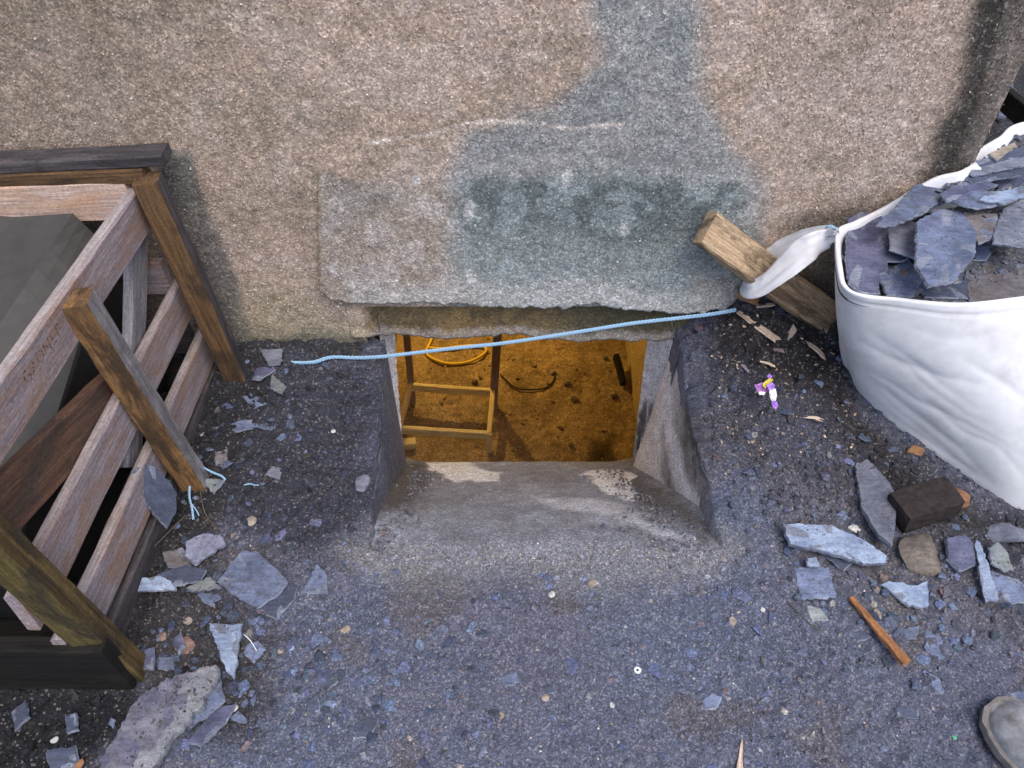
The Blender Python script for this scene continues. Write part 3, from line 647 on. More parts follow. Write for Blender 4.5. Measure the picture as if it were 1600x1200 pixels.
# ------------------------------------------------------------------ the cellar behind the opening
def cellar():
    xs = np.linspace(-.78, .86, 150); ys = np.linspace(1.66, 4.6, 260); X, Y = np.meshgrid(xs, ys, indexing='ij'); x, y = X.ravel(), Y.ravel()
    z = -2+.03*fbm(x, y, 3, 3, 301)+.02*fbm(x, y, 14, 3, 303)+.01*fbm(x, y, 50, 2, 305)
    px, py = proj(np.stack([x, y, z], -1))
    c = np.tile(np.array([[.32, .24, .15]]), (len(x), 1)); c = mixc(c, sstep(-.03, .15, fbm(x, y, 6, 4, 307))*.6, (.21, .155, .10))
    c = mixc(c, mask([(925, 690), (955, 690), (965, 725), (920, 725)], px, py, 9)*.85, (.03, .025, .02))
    c = mixc(c, sstep(.05, .2, fbm(x, y, 16, 3, 309))*.5, (.14, .10, .06))
    o = link('cellar_floor', npmesh('cellar_floor', np.stack([x, y, z], -1), gridfaces(150, 260), c), M['cellar']); tag(o, kind='structure')
    w = np.array([.34, .27, .17])
    bl = [(-.95, -.72, 1.66, 4.6, -2.1, .25), (.705, .855, 1.66, 4.6, -2.1, .25), (-.95, 1.0, 4.6, 4.75, -2.1, .25), (-.72, .80, 1.66, 4.6, .25, .35), (-.72, .80, 1.53, 1.655, -2.1, -.78)]
    me = boxes_mesh('cellar_wall', bl, lambda V: np.tile(w[None], (len(V), 1)))
    o = link('cellar_wall', me, M['cellar']); tag(o, kind='structure')
    n = 500; x = RNG.uniform(-.7, .78, n); y = RNG.uniform(2.3, 3.8, n); s = .004*(6)**(RNG.uniform(0, 1, n)**3)
    o = link('cellar_grit', chips('cellar_grit', np.stack([x, y, np.full(n, -1.998)], -1), s, RNG.uniform(.4, .8, n), np.tile(np.array([[.28, .2, .12]]), (n, 1))*RNG.uniform(.4, 1.5, (n, 1)), .2), M['chip'])
    tag(o, 'small crumbs of rubble scattered over the orange cellar floor', 'grit', kind='stuff')
cellar()

# ------------------------------------------------------------------ timber
def plank(name, p0, p1, width, thick, wdir, mat, parent=None, seg=14, warp=.002, chamfer=.003, seed=0, rough_end=False, taper=None, mat2=None):
    """p0->p1 is the centre line; width runs along wdir, thick across it. Local X = grain."""
    p0, p1 = Vector(p0), Vector(p1); ax = (p1-p0); L_ = ax.length; ax.normalize()
    wd = Vector(wdir); wd = (wd-ax*wd.dot(ax)).normalized(); td = ax.cross(wd)
    r = random.Random(seed*31+int(L_*1e4)); w, t, c = width/2, thick/2, min(chamfer, thick*.3)
    ring = [(-w+c, -t), (w-c, -t), (w, -t+c), (w, t-c), (w-c, t), (-w+c, t), (-w, t-c), (-w, -t+c)]
    V = []; Fc = []
    bw, bt = r.uniform(-1, 1)*warp*2, r.uniform(-1, 1)*warp*2
    for i in range(seg+1):
        f = i/seg; k = 1 if taper is None else taper[0]+(taper[1]-taper[0])*f
        ox = math.sin(f*math.pi)*bw; oy = math.sin(f*math.pi)*bt
        for q, (a, b) in enumerate(ring):
            e = 0
            if rough_end and i in (0, seg): e = r.uniform(-.012, .012)
            V.append((f*L_+e, a*k+ox+r.gauss(0, warp*.35), b*k+oy+r.gauss(0, warp*.3)))
    for i in range(seg):
        for q in range(8):
            a = i*8+q; b = i*8+(q+1) % 8; Fc.append((a, b, b+8, a+8))
    Fc.append(tuple(range(7, -1, -1))); Fc.append(tuple(seg*8+q for q in range(8)))
    me = pymesh(name, V, Fc)
    bm = bmesh.new(); bm.from_mesh(me); bmesh.ops.recalc_face_normals(bm, faces=bm.faces); bm.to_mesh(me); bm.free()
    R = Matrix((ax, wd, td)).transposed().to_4x4()
    o = link(name, me, mat if mat2 is None else [mat, mat2], parent, Matrix.Translation(p0) @ R)
    if mat2 is not None:
        for f in me.polygons:
            if f.index < seg*8 and f.index % 8 == 2: f.material_index = 1
    return o

# the open slatted crate at the left
crate = empty('slatted_crate', (-1.15, 1.05, 0), 'weathered open slatted wooden crate with square posts standing against the wall', 'crate')
SX = lambda z: -.772-.045*z
def side_board(name, a0, b0, a1, b1, mat, thick=.022, dx=0, **k):
    """pixel pairs: near end (top, bottom) and far end (top, bottom), on the crate's side"""
    P = [onx(*q, -.79+dx) for q in (a0, b0, a1, b1)]
    n0 = (P[0]+P[1])/2; n1 = (P[2]+P[3])/2; w = ((P[0]-P[1]).length+(P[2]-P[3]).length)/2
    ax = (n1-n0).normalized(); u = P[0]-P[1]; w = (u-ax*u.dot(ax)).length
    return plank(name, n0, n1, w, thick, P[0]-P[1], mat, crate, **k)
def yz_board(name, y0, z0, y1, z1, w, x, mat, thick=.022, **k):
    return plank(name, (x, y0, z0), (x, y1, z1), w, thick, (0, 0, 1), mat, crate, mat2=M['w_top'], **k)
top_slat = yz_board('slat', .60, .572, 1.475, .490, .094, -.797, M['w_pinkgrey'], seed=1, thick=.026)
yz_board('slat', .60, .300, 1.475, .225, .100, -.789, M['w_pinkgrey'], seed=2)
yz_board('slat', .60, .145, 1.475, .062, .100, -.780, M['w_pinkgrey'], seed=3)
plank('slat', (-.775, .60, .030), (-.775, 1.475, -.035), .085, .022, (0, 0, 1), M['w_dark'], crate, seed=4)
plank('diagonal_brace', (-.818, 1.475, .49), (-.812, 1.02, .13), .068, .022, (0, .5, -.5), M['w_grey'], crate, seed=5)
plank('diagonal_brace', (-.815, .55, .49), (-.812, 1.10, .285), .105, .022, (0, .3, 1), M['w_red'], crate, seed=6)
posts = [((-.705, 1.405, -.03), (-.752, 1.425, .575), M['w_brown']), ((-.722, 1.075, -.03), (-.768, 1.065, .566), M['w_orange']), ((-.722, .632, -.03), (-.765, .622, .555), M['w_olive'])]
for i, (a, b, m_) in enumerate(posts):
    plank('post', a, b, .052, .052, (1, .12, 0), m_, crate, seg=16, chamfer=.004, seed=10+i, warp=.0022, mat2=[M['w_dark'], M['w_grey'], M['w_olive2']][i])
# back end boards against the wall
plank('top_rail', (-1.60, 1.466, .560), (-.712, 1.466, .606), .052, .026, (0, 1, .0), M['w_dark'], crate, seed=21)
plank('end_board', (-1.60, 1.449, .531), (-.76, 1.449, .572), .034, .030, (0, 0, 1), M['w_brown'], crate, seed=27)
plank('end_board', (-1.60, 1.440, .478), (-.805, 1.440, .516), .088, .022, (0, .1, 1), M['w_pale'], crate, seed=22)
plank('end_board', (-1.60, 1.445, .28), (-.80, 1.445, .30), .095, .022, (0, 0, 1), M['w_pinkgrey'], crate, seed=23)
plank('end_board', (-1.60, 1.445, .10), (-.80, 1.445, .10), .095, .022, (0, 0, 1), M['w_dark'], crate, seed=24)
# front end boards
plank('end_board', (-1.60, .605, .105), (-.705, .605, .095), .165, .030, (0, 0, 1), M['w_black'], crate, seed=25)
plank('end_board', (-1.60, .66, .370), (-.775, .66, .370), .075, .022, (0, 0, 1), M['w_pale'], crate, seed=26, rough_end=True)
# far side and floor of the crate, out of sight behind the contents
for z in (.52, .28, .08): plank('slat', (-1.60, .6, z), (-1.60, 1.46, z), .095, .022, (0, 0, 1), M['w_dark'], crate, seed=int(z*100))
for y in (.70, .95, 1.2, 1.4): plank('floor_board', (-1.60, y, .015), (-.80, y, .015), .10, .02, (0, 1, 0), M['w_black'], crate, seed=int(y*100))
# stamped writing
def stamp(txt, px, py, size, rot_extra=0.0):
    c = bpy.data.curves.new('stencil_marking', 'FONT'); c.body = txt; c.size = size; c.align_x = 'CENTER'; c.align_y = 'CENTER'
    o = bpy.data.objects.new('stencil_marking', c); COL.objects.link(o); o.parent = top_slat
    w = onx(px, py, -.783); R = (top_slat.matrix_basis.to_3x3()); ax = R @ Vector((1, 0, 0))
    xd = ax; nd_ = Vector((1, 0, 0)); yd = nd_.cross(xd).normalized(); nd_ = xd.cross(yd)
    W = Matrix.Translation(w) @ Matrix((xd, yd, nd_)).transposed().to_4x4() @ Matrix.Rotation(rot_extra, 4, 'Z')
    top_w = Matrix.Translation(crate.location) @ top_slat.matrix_basis
    dg = bpy.context.evaluated_depsgraph_get(); me = bpy.data.meshes.new_from_object(o.evaluated_get(dg)); bpy.data.objects.remove(o); bpy.data.curves.remove(c)
    me.materials.clear(); me.name = 'stencil_marking'
    o = link('stencil_marking', me, M['ink']); o.parent = top_slat; o.matrix_basis = top_w.inverted() @ W
m, N, L, b = newmat('faded_ink', .9, .1); b.inputs['Base Color'].default_value = (.05, .05, .045, 1)
tc = nd(N, 'ShaderNodeTexCoord'); nn = nd(N, 'ShaderNodeTexNoise', Scale=220.0, Detail=3.0); L.new(tc.outputs['Object'], nn.inputs[0])
L.new(ramp(N, L, nn.outputs[0], [(.42, .0), (.60, .62)]), b.inputs['Alpha']); M['ink'] = m
stamp('GADNET', 67, 553, .034); stamp('47', 8, 645, .060, math.pi); stamp('92', 148, 430, .030)

# what the crate holds
def rounded_box(name, x0, x1, y0, y1, z0, z1, bev, mat, parent=None, rot=0, label=None, cat=None, seg=3):
    me = bpy.data.meshes.new(name); bm = bmesh.new(); bmesh.ops.create_cube(bm, size=1)
    for v in bm.verts: v.co = Vector((v.co.x*(x1-x0), v.co.y*(y1-y0), v.co.z*(z1-z0)))
    bmesh.ops.bevel(bm, geom=bm.edges[:], offset=bev, segments=seg, affect='EDGES', profile=.5)
    bm.to_mesh(me); bm.free(); me.polygons.foreach_set('use_smooth', [False]*len(me.polygons))
    o = link(name, me, mat, parent, Matrix.Translation(((x0+x1)/2, (y0+y1)/2, (z0+z1)/2)) @ Matrix.Rotation(rot, 4, 'Z'))
    if label: tag(o, label, cat)
    return o
tubE = empty('plastic_panel', (-1.2, 1.0, .03), 'big ridged dark grey plastic panel lying folded inside the slatted crate', 'panel')
def panel_mesh():
    # top surface: facets meeting along raised ridges that run front-to-back on a slant
    pts = [((-60, 560), .40), ((115, 331), .425), ((160, 388), .30), ((20, 590), .285), ((-160, 800), .27)]
    ridge0, ridge1 = Vector((-1.22, .69, .43)), ony(115, 331, 1.415)
    ridge0 = onz(0, 505, .43)+(onz(0, 505, .44)-ridge1)*.9
    e0, e1 = Vector((-.84, .69, .31)), ony(170, 385, 1.415)
    l0, l1 = ridge0+Vector((-.13, 0, -.02)), ridge1+Vector((-.13, 0, -.01))
    ll0, ll1 = l0+Vector((-.16, 0, .02)), l1+Vector((-.16, 0, .02))
    f0, f1 = e0+Vector((.0, -.0, -.27)), e1+Vector((.0, 0, -.30))
    rows = []
    for a, b in ((ll0, ll1), (l0, l1), (ridge0, ridge1), (e0, e1), (f0, f1)):
        b = Vector((b.x, min(b.y, 1.41), b.z)); a = Vector((a.x, max(a.y, .69), a.z))
        rows.append([a.lerp(b, t) for t in np.linspace(0, 1, 12)])
    rr = []
    for r0_, r1_ in zip(rows, rows[1:]): rr += [[p.lerp(q, t) for p, q in zip(r0_, r1_)] for t in (0, .2, .4, .6, .8)]
    rows = rr+[rows[-1]]
    V = []; n = 12
    for r in rows:
        for p in r: V.append(p)
    dn = [Vector((p.x, p.y, p.z-.012)) for p in V]
    Fc = []
    for i in range(len(rows)-1):
        for j in range(n-1):
            a = i*n+j; Fc.append((a, a+1, a+n+1, a+n))
    k = len(V); V += dn; Fc += [tuple(k+q for q in f[::-1]) for f in Fc[:]]
    R = len(rows)
    for i in range(R-1):
        for j in (0, n-1): a = i*n+j; Fc.append((a, a+n, k+a+n, k+a))
    for j in range(n-1):
        for i in (0, R-1): a = i*n+j; Fc.append((a, a+1, k+a+1, k+a))
    V = [Vector((min(max(p.x, -1.57), -.825), p.y, max(p.z, .03))) for p in V]
    return pymesh('ridged_sheet', V, Fc)
sh = panel_mesh(); link('ridged_sheet', sh, M['tub'], tubE)
rounded_box('base_block', -1.53, -.86, .72, 1.38, .035, .235, .01, M['tub2'], tubE, 0)
rounded_box('buckle', -.885, -.855, 1.06, 1.09, .235, .27, .004, M['black'], tubE)
def brick(name, c, dims, rot, mat, label, cat='brick', tilt=0, seed=0):
    r = random.Random(seed); me = bpy.data.meshes.new(name); bm = bmesh.new(); bmesh.ops.create_cube(bm, size=1)
    bmesh.ops.subdivide_edges(bm, edges=bm.edges[:], cuts=4, use_grid_fill=True)
    for v in bm.verts:
        cr = sum(abs(abs(q)-.5) < 1e-4 for q in v.co)
        v.co = Vector((v.co.x*dims[0], v.co.y*dims[1], v.co.z*dims[2]))*(1-.02*(cr-1))+Vector([r.gauss(0, .0012) for _ in range(3)])
    bm.to_mesh(me); bm.free()
    o = link(name, me, mat, None, Matrix.Translation(c) @ Matrix.Rotation(rot, 4, 'Z') @ Matrix.Rotation(tilt, 4, 'Y'))
    return tag(o, label, cat)
brick('brick', (-.86, 1.40, .385), (.10, .05, .05), .2, M['brick_orange'], 'orange red brick end glimpsed between the boards inside the slatted crate', seed=2)

# ------------------------------------------------------------------ slates
def stone_plate(name, pxs, thick, mat, label, cat='slate', tilt=(0, 0), lift=.0, base=None, jag=.0011, step=.007, group=None, dome=0.0, layer=False, edge_w=.0022, edge_mat=None):
    """a broken plate whose outline is measured in the photograph, lying on the ground (or at base z) with a tilt"""
    cx0 = sum(p[0] for p in pxs)/len(pxs); cy0 = sum(p[1] for p in pxs)/len(pxs)
    if base is None:
        p = onz(cx0, cy0, 0)
        for _ in range(8): p = onz(cx0, cy0, gz(p.x, p.y)+lift+thick*.75)
    else: p = onz(cx0, cy0, base)
    nrm = Vector((tilt[0], tilt[1], 1)).normalized()
    out = [onplane(x, y, p, nrm) for x, y in pxs]
    r = random.Random(int(cx0*13+cy0*7))
    xa = Vector((1, 0, -nrm.x/nrm.z)).normalized(); ya = nrm.cross(xa)
    P2 = [((q-p).dot(xa), (q-p).dot(ya)) for q in out]
    if sum(a[0]*b[1]-b[0]*a[1] for a, b in zip(P2, P2[1:]+P2[:1])) < 0: P2.reverse()
    ring = []
    for a, b in zip(P2, P2[1:]+P2[:1]):
        d = math.hypot(b[0]-a[0], b[1]-a[1]); k = max(1, int(d/step)); nx, ny = (b[1]-a[1])/(d+1e-9), -(b[0]-a[0])/(d+1e-9)
        for i in range(k):
            t = i/k; j = r.gauss(0, jag); ring.append((a[0]+(b[0]-a[0])*t+nx*j, a[1]+(b[1]-a[1])*t+ny*j))
    n = len(ring); mx = sum(q[0] for q in ring)/n; my = sum(q[1] for q in ring)/n
    def inset(q, e):
        dx, dy = q[0]-mx, q[1]-my; l = math.hypot(dx, dy)+1e-9; f = max(0, (l-e)/l); return mx+dx*f, my+dy*f
    V = []; lev = [(.0015, 0.0, -thick), (0, -.0004, -thick*.45), (0, .0006, -thick*.22)]
    V += [(*inset(q, .0008+abs(r.gauss(0, .0008))), -thick) for q in ring]
    V += [(*inset(q, -abs(r.gauss(0, .0007))), -thick*r.uniform(.35, .6)) for q in ring]
    V += [(*inset(q, .0010+abs(r.gauss(0, .0008))), -thick*r.uniform(.05, .15)) for q in ring]
    hs = dome
    V += [(*inset(q, edge_w*(1+.45*math.sin(i_*.55+cx0)+.2*math.sin(i_*1.7))+hs*.4), hs*.6) for i_, q in enumerate(ring)]
    V += [(mx+(q[0]-mx)*.5, my+(q[1]-my)*.5, hs*.95) for q in ring]
    Fc = [tuple(range(n-1, -1, -1))]
    for l in range(4):
        for i in range(n):
            j = (i+1) % n; a, b = l*n+i, l*n+j; Fc.append((a, b, b+n, a+n))
    V.append((mx, my, hs)); c = len(V)-1
    for i in range(n): Fc.append((4*n+i, 4*n+(i+1) % n, c))
    if layer:
        # a cleaved skin covering part of the top, one edge running across the plate
        ang = r.uniform(0, 6.28); ca, sa = math.cos(ang), math.sin(ang); o = len(V)
        loop = []
        for i, q in enumerate(ring):
            w = inset(q, .007); s_ = (w[0]-mx)*ca+(w[1]-my)*sa
            if s_ < .004:
                loop.append(w)
            elif not loop or loop[-1] is not None: loop.append(None)
        loop = [q for q in loop if q is not None]
        if len(loop) > 4:
            k = len(loop); V += [(a, b, -.001) for a, b in loop]+[(a*1.0, b*1.0, .0016) for a, b in loop]
            for i in range(k): j = (i+1) % k; Fc.append((o+i, o+j, o+k+j, o+k+i))
            Fc.append(tuple(o+k+i for i in range(k)))
    me = pymesh(name, V, Fc)
    R = Matrix((xa, ya, nrm)).transposed().to_4x4()
    o = link(name, me, [mat, edge_mat or M['sl_edge']] if thick > .003 else mat, None, Matrix.Translation(p) @ R)
    if thick > .003:
        for f in me.polygons:
            if 0 < f.index <= 4*n:
                cc_ = f.center; w_ = .5+.5*math.sin(cc_.x*90+cx0)*math.sin(cc_.y*70+cy0)
                if (edge_mat and (cc_.x-mx)-.35*(cc_.y-my) > .004) or (not edge_mat and (f.index <= 2*n or w_ > .8)): f.material_index = 1
    return tag(o, label, cat, group)
S_ = stone_plate
# ---- left cluster, by the crate
S_('slate_piece', [(398, 948), (448, 903), (465, 915), (460, 935), (432, 968)], .006, M['sl_dark'], 'dark slate corner poking out under the big square slate by the crate', lift=.001, tilt=(-.04, .04))
S_('slate_piece', [(378, 858), (402, 862), (430, 885), (450, 908), (440, 925), (402, 950), (370, 932), (338, 908), (358, 882)], .009, M['sl_blue'], 'biggest square blue slate lying flat on the ground right of the crate', tilt=(.05, -.03), lift=.014)
S_('slate_piece', [(252, 862), (285, 855), (298, 882), (262, 886)], .007, M['sl_brown'], 'dull brown slate fragment touching the mottled slate on its left side', lift=.004)
S_('slate_piece', [(290, 845), (320, 832), (345, 835), (353, 850), (330, 864), (304, 882), (288, 868)], .010, M['sl_mottle'], 'rounded lilac grey slate spotted with dark pits, above the long pale strip', lift=.012, tilt=(.05, .05))
S_('slate_piece', [(245, 897), (290, 882), (322, 890), (314, 906), (270, 917)], .007, M['sl_dark'], 'dark narrow slate lying across the long pale slate strip', lift=.012, tilt=(-.03, 0))
S_('slate_piece', [(199, 912), (206, 903), (250, 898), (268, 908), (275, 922), (207, 924)], .008, M['sl_light'], 'long pale slate strip pointing left towards the foot of the crate', lift=.010, tilt=(.02, -.06))
S_('slate_piece', [(290, 918), (328, 900), (346, 918), (300, 924)], .007, M['sl_green'], 'small pale wedge of slate tucked against the left tip of the square slate', lift=.008)
S_('slate_piece', [(303, 924), (330, 926), (338, 949), (322, 944)], .006, M['sl_blue'], 'small blue slate triangle pointing down below the pale strip', lift=.002)
S_('slate_piece', [(325, 972), (352, 975), (379, 974), (372, 1020), (366, 1062), (354, 1050), (340, 1018)], .009, M['sl_light'], 'tall pale blue triangular slate with its point down, above the big slab', lift=.016, tilt=(-.03, -.05))
S_('slate_piece', [(495, 880), (509, 896), (513, 928), (472, 926)], .006, M['sl_blue'], 'lone triangular blue slate right of the big square slate', lift=.001)
S_('stone_slab', [(337, 1036), (343, 1050), (318, 1095), (300, 1122), (268, 1152), (236, 1215), (140, 1225), (158, 1180), (178, 1148), (210, 1092), (262, 1058)], .022, M['slab'], 'large long purplish grey stone slab with a yellow stained edge at bottom left', 'stone slab', tilt=(.05, -.03), lift=.018, jag=.002, edge_w=.006, edge_mat=M['slab_edge'])
S_('slate_piece', [(345, 1062), (351, 1095), (326, 1120), (296, 1132), (290, 1124), (320, 1094)], .007, M['sl_blue'], 'blue slate wedged in the angle beside the large slab, upper of two', lift=.006)
S_('slate_piece', [(292, 1160), (318, 1125), (345, 1103), (368, 1098), (352, 1130), (312, 1166)], .008, M['sl_purple'], 'long leaf shaped slate lying beside the large slab, lower of two', lift=.012, tilt=(-.03, .05))
S_('slate_piece', [(355, 1120), (372, 1110), (390, 1130), (368, 1130)], .006, M['sl_blue'], 'small deep blue slate corner with a cream pebble at its top', lift=.002)
S_('slate_piece', [(218, 1016), (240, 1010), (242, 1046), (220, 1047)], .010, M['sl_purple'], 'upright deep blue slate lump beside the foot of the nearest crate post', lift=.006)
S_('slate_piece', [(246, 1026), (270, 1026), (272, 1046), (246, 1046)], .006, M['sl_blue'], 'small squarish slate just above the top of the large slab', lift=.002)
S_('slate_piece', [(385, 1006), (402, 1000), (420, 1020), (396, 1036), (380, 1020)], .005, M['sl_blue'], 'thin slate flake right of the tall pale triangular slate', lift=.002)
S_('slate_piece', [(270, 1000), (282, 985), (290, 1010), (278, 1025)], .006, M['sl_purple'], 'narrow violet slate sliver left of the pinkish rock', lift=.003)
# leaning slate by the middle post
S_('slate_piece', [(208, 738), (225, 726), (242, 726), (268, 755), (278, 772), (276, 800), (262, 826), (240, 800), (220, 775)], .011, M['sl_dark'], 'dark slate leaning on edge against the crate beside the middle post', base=.10, tilt=(2.2, -.75))
# ---- along the wall, left of the well
S_('slate_piece', [(405, 545), (441, 544), (438, 570), (420, 570)], .006, M['sl_grey'], 'grey slate under the left end of the blue rope', lift=.010, tilt=(.05, -.1))
S_('slate_piece', [(393, 592), (400, 576), (424, 568), (431, 577), (405, 594)], .006, M['sl_purple'], 'purple blue slate just left of and below the rope end', lift=.008)
S_('slate_piece', [(425, 583), (448, 604), (440, 616), (422, 606)], .005, M['sl_green'], 'pale greenish slate sliver below the rope end', lift=.008)
S_('slate_piece', [(376, 618), (405, 618), (410, 632), (398, 637)], .006, M['sl_blue'], 'small blue slate halfway between the corner post and the rope sliver', lift=.004)
S_('slate_piece', [(352, 665), (372, 657), (395, 655), (408, 666), (370, 674)], .006, M['sl_blue'], 'flat blue slate sliver on the dark grit between the crate and the well', lift=.004)
S_('slate_piece', [(335, 706), (355, 700), (353, 730), (336, 728)], .006, M['sl_brown'], 'brownish slate chip just above the blue twine', lift=.003)
S_('slate_piece', [(312, 746), (352, 749), (334, 772)], .005, M['sl_green'], 'grey green slate triangle framed by the loop of blue twine', lift=.003)
S_('slate_piece', [(414, 741), (425, 727), (442, 732), (436, 749)], .006, M['sl_grey'], 'pale grey slate flake right of the short blue thread', lift=.003)
# ---- right cluster, below the bag
S_('slate_piece', [(1335, 714), (1350, 712), (1385, 745), (1402, 772), (1400, 812), (1394, 852), (1370, 832), (1345, 790), (1339, 750)], .016, M['sl_grey'], 'tall purple grey slate standing left of the dark brick below the bag', lift=.012, tilt=(-.12, .10))
S_('slate_piece', [(1285, 865), (1312, 868), (1332, 880), (1318, 892)], .006, M['sl_dark'], 'dark slate chip half under the long pale blue slate', lift=.001)
S_('slate_piece', [(1223, 820), (1235, 817), (1300, 820), (1330, 833), (1362, 850), (1387, 868), (1386, 880), (1350, 880), (1290, 862), (1234, 850)], .014, M['sl_light'], 'long pale blue slate blade, the largest below the bag', lift=.018, tilt=(.03, -.07))
S_('slate_piece', [(1240, 886), (1295, 885), (1308, 932), (1252, 936)], .008, M['sl_blue'], 'square blue slate just right of the concrete apron, below the pale blade', lift=.006)
S_('slate_piece', [(1262, 871), (1275, 868), (1283, 886), (1261, 884)], .006, M['sl_light'], 'tiny pale slate sitting on the top edge of the square blue slate', lift=.014)
S_('slate_piece', [(1375, 912), (1387, 907), (1435, 914), (1450, 905), (1452, 950), (1420, 946)], .008, M['sl_light'], 'pale blue fishtail shaped slate above the orange stick', lift=.008, tilt=(0, -.05))
S_('slate_piece', [(1544, 890), (1592, 905), (1604, 915), (1604, 940), (1580, 944), (1560, 930)], .008, M['sl_blue'], 'blue slate at the right edge under the pale standing sliver', lift=.006)
S_('slate_piece', [(1524, 842), (1531, 846), (1546, 885), (1562, 938), (1540, 942), (1530, 900)], .007, M['sl_light'], 'nearly white slate sliver standing on end near the right edge', lift=.020, tilt=(-.22, -.05))
S_('slate_piece', [(1545, 856), (1560, 845), (1575, 863), (1585, 892), (1568, 892), (1548, 880)], .007, M['sl_green'], 'pale grey green slate between the standing sliver and the right edge', lift=.018, tilt=(.05, -.12))
S_('slate_piece', [(1480, 840), (1508, 834), (1522, 850), (1526, 882), (1500, 892), (1480, 872)], .014, M['sl_purple'], 'dark violet slate lump between the brown rock and the white sliver', lift=.008)
S_('slate_piece', [(1260, 945), (1285, 950), (1296, 970), (1268, 973)], .008, M['sl_green'], 'grey green stone half buried below the square blue slate', lift=-.001)
S_('slate_piece', [(1402, 980), (1438, 978), (1432, 998), (1412, 1001)], .006, M['sl_blue'], 'small blue slate beside the middle of the orange stick', lift=.002)
S_('slate_piece', [(1445, 984), (1478, 982), (1482, 1010), (1470, 1045), (1452, 1030), (1442, 1005)], .006, M['sl_blue'], 'faint blue slate trodden flush into the grit right of the orange stick', lift=-.002)
S_('slate_piece', [(1450, 1050), (1466, 1056), (1478, 1084), (1462, 1082)], .006, M['sl_blue'], 'curved blue slate sliver trodden into the grit above the boot', lift=-.001)
S_('slate_piece', [(1398, 1104), (1434, 1108), (1436, 1122), (1402, 1121)], .006, M['sl_dark'], 'dark slate bar on the grit left of the boot', lift=.001)
S_('slate_piece', [(1578, 1082), (1604, 1078), (1604, 1096), (1584, 1096)], .006, M['sl_blue'], 'blue slate corner at the right edge just above the boot', lift=.001)
S_('slate_piece', [(1325, 985), (1345, 978), (1362, 995), (1340, 1003)], .006, M['sl_dark'], 'dark slate chip in the shadow left of the orange stick', lift=.000)
# ---- in the gravel at the bottom
S_('slate_piece', [(505, 1052), (520, 1046), (528, 1064), (512, 1078)], .005, M['sl_dark'], 'dark blue slate flake trodden into the grit, upper of the pair left of centre', lift=.0)
S_('slate_piece', [(480, 1098), (496, 1082), (500, 1110), (486, 1120)], .005, M['sl_dark'], 'dark blue slate flake trodden into the grit, lower of the pair left of centre', lift=.0)
S_('slate_piece', [(548, 1136), (575, 1120), (592, 1126), (580, 1152), (556, 1154)], .006, M['sl_dark'], 'dark flat slate near the bottom edge left of centre', lift=.0)
S_('slate_piece', [(1096, 1094), (1112, 1082), (1128, 1088), (1118, 1108), (1102, 1110)], .005, M['sl_blue'], 'blue slate flake in open grit above the pale splinter', lift=.001)
S_('slate_piece', [(780, 1058), (806, 1050), (812, 1066), (790, 1074)], .005, M['sl_blue'], 'blue slate flake at the middle of the open grit', lift=.0)
S_('slate_piece', [(846, 1072), (866, 1066), (872, 1080), (852, 1086)], .005, M['sl_dark'], 'small dark slate flake right of centre beside a cream pebble', lift=.0)
# ---- dark slates in the corner
S_('slate_piece', [(16, 1112), (40, 1095), (46, 1120), (22, 1142)], .010, M['sl_dark'], 'dark slate in the shade at the left edge under the crate front', lift=.004)
S_('slate_piece', [(100, 1118), (118, 1112), (122, 1140), (104, 1146)], .010, M['sl_dark'], 'dark slate in the shade between the crate front and the large slab', lift=.004)
S_('slate_piece', [(70, 1170), (118, 1164), (124, 1196), (80, 1215)], .010, M['sl_dark'], 'dark slate at the bottom left corner beside the orange leaf', lift=.006)

SLABS = [o for o in bpy.data.objects if o.name.startswith('stone_slab')]
so_ = SLABS[0]; PP = []
for _ in range(1500):
    x_, y_ = random.uniform(150, 345), random.uniform(1040, 1200)
    if random.random() > .15+.85*math.exp(-((x_-260)/50)**2-((y_-1080)/45)**2): continue
    q = onplane(x_, y_, so_.matrix_basis.translation, so_.matrix_basis.to_3x3() @ Vector((0, 0, 1)))
    if mask([(337, 1036), (343, 1050), (300, 1122), (268, 1152), (236, 1215), (140, 1225), (178, 1148), (210, 1092), (262, 1058)], np.array([x_]), np.array([y_]), 4)[0] > .8: PP.append(tuple(q))
PP = np.array(PP); n = len(PP)
o = link('grit_on_slab', chips('grit_on_slab', PP, .0012*(4)**(RNG.uniform(0, 1, n)**1.5), RNG.uniform(.3, .7, n), stone_tints(np.tile(np.array([[.08, .07, .065]]), (n, 1)), n), .3), M['chip']); tag(o, 'dark grit lying on the large purplish stone slab', 'grit', kind='stuff')

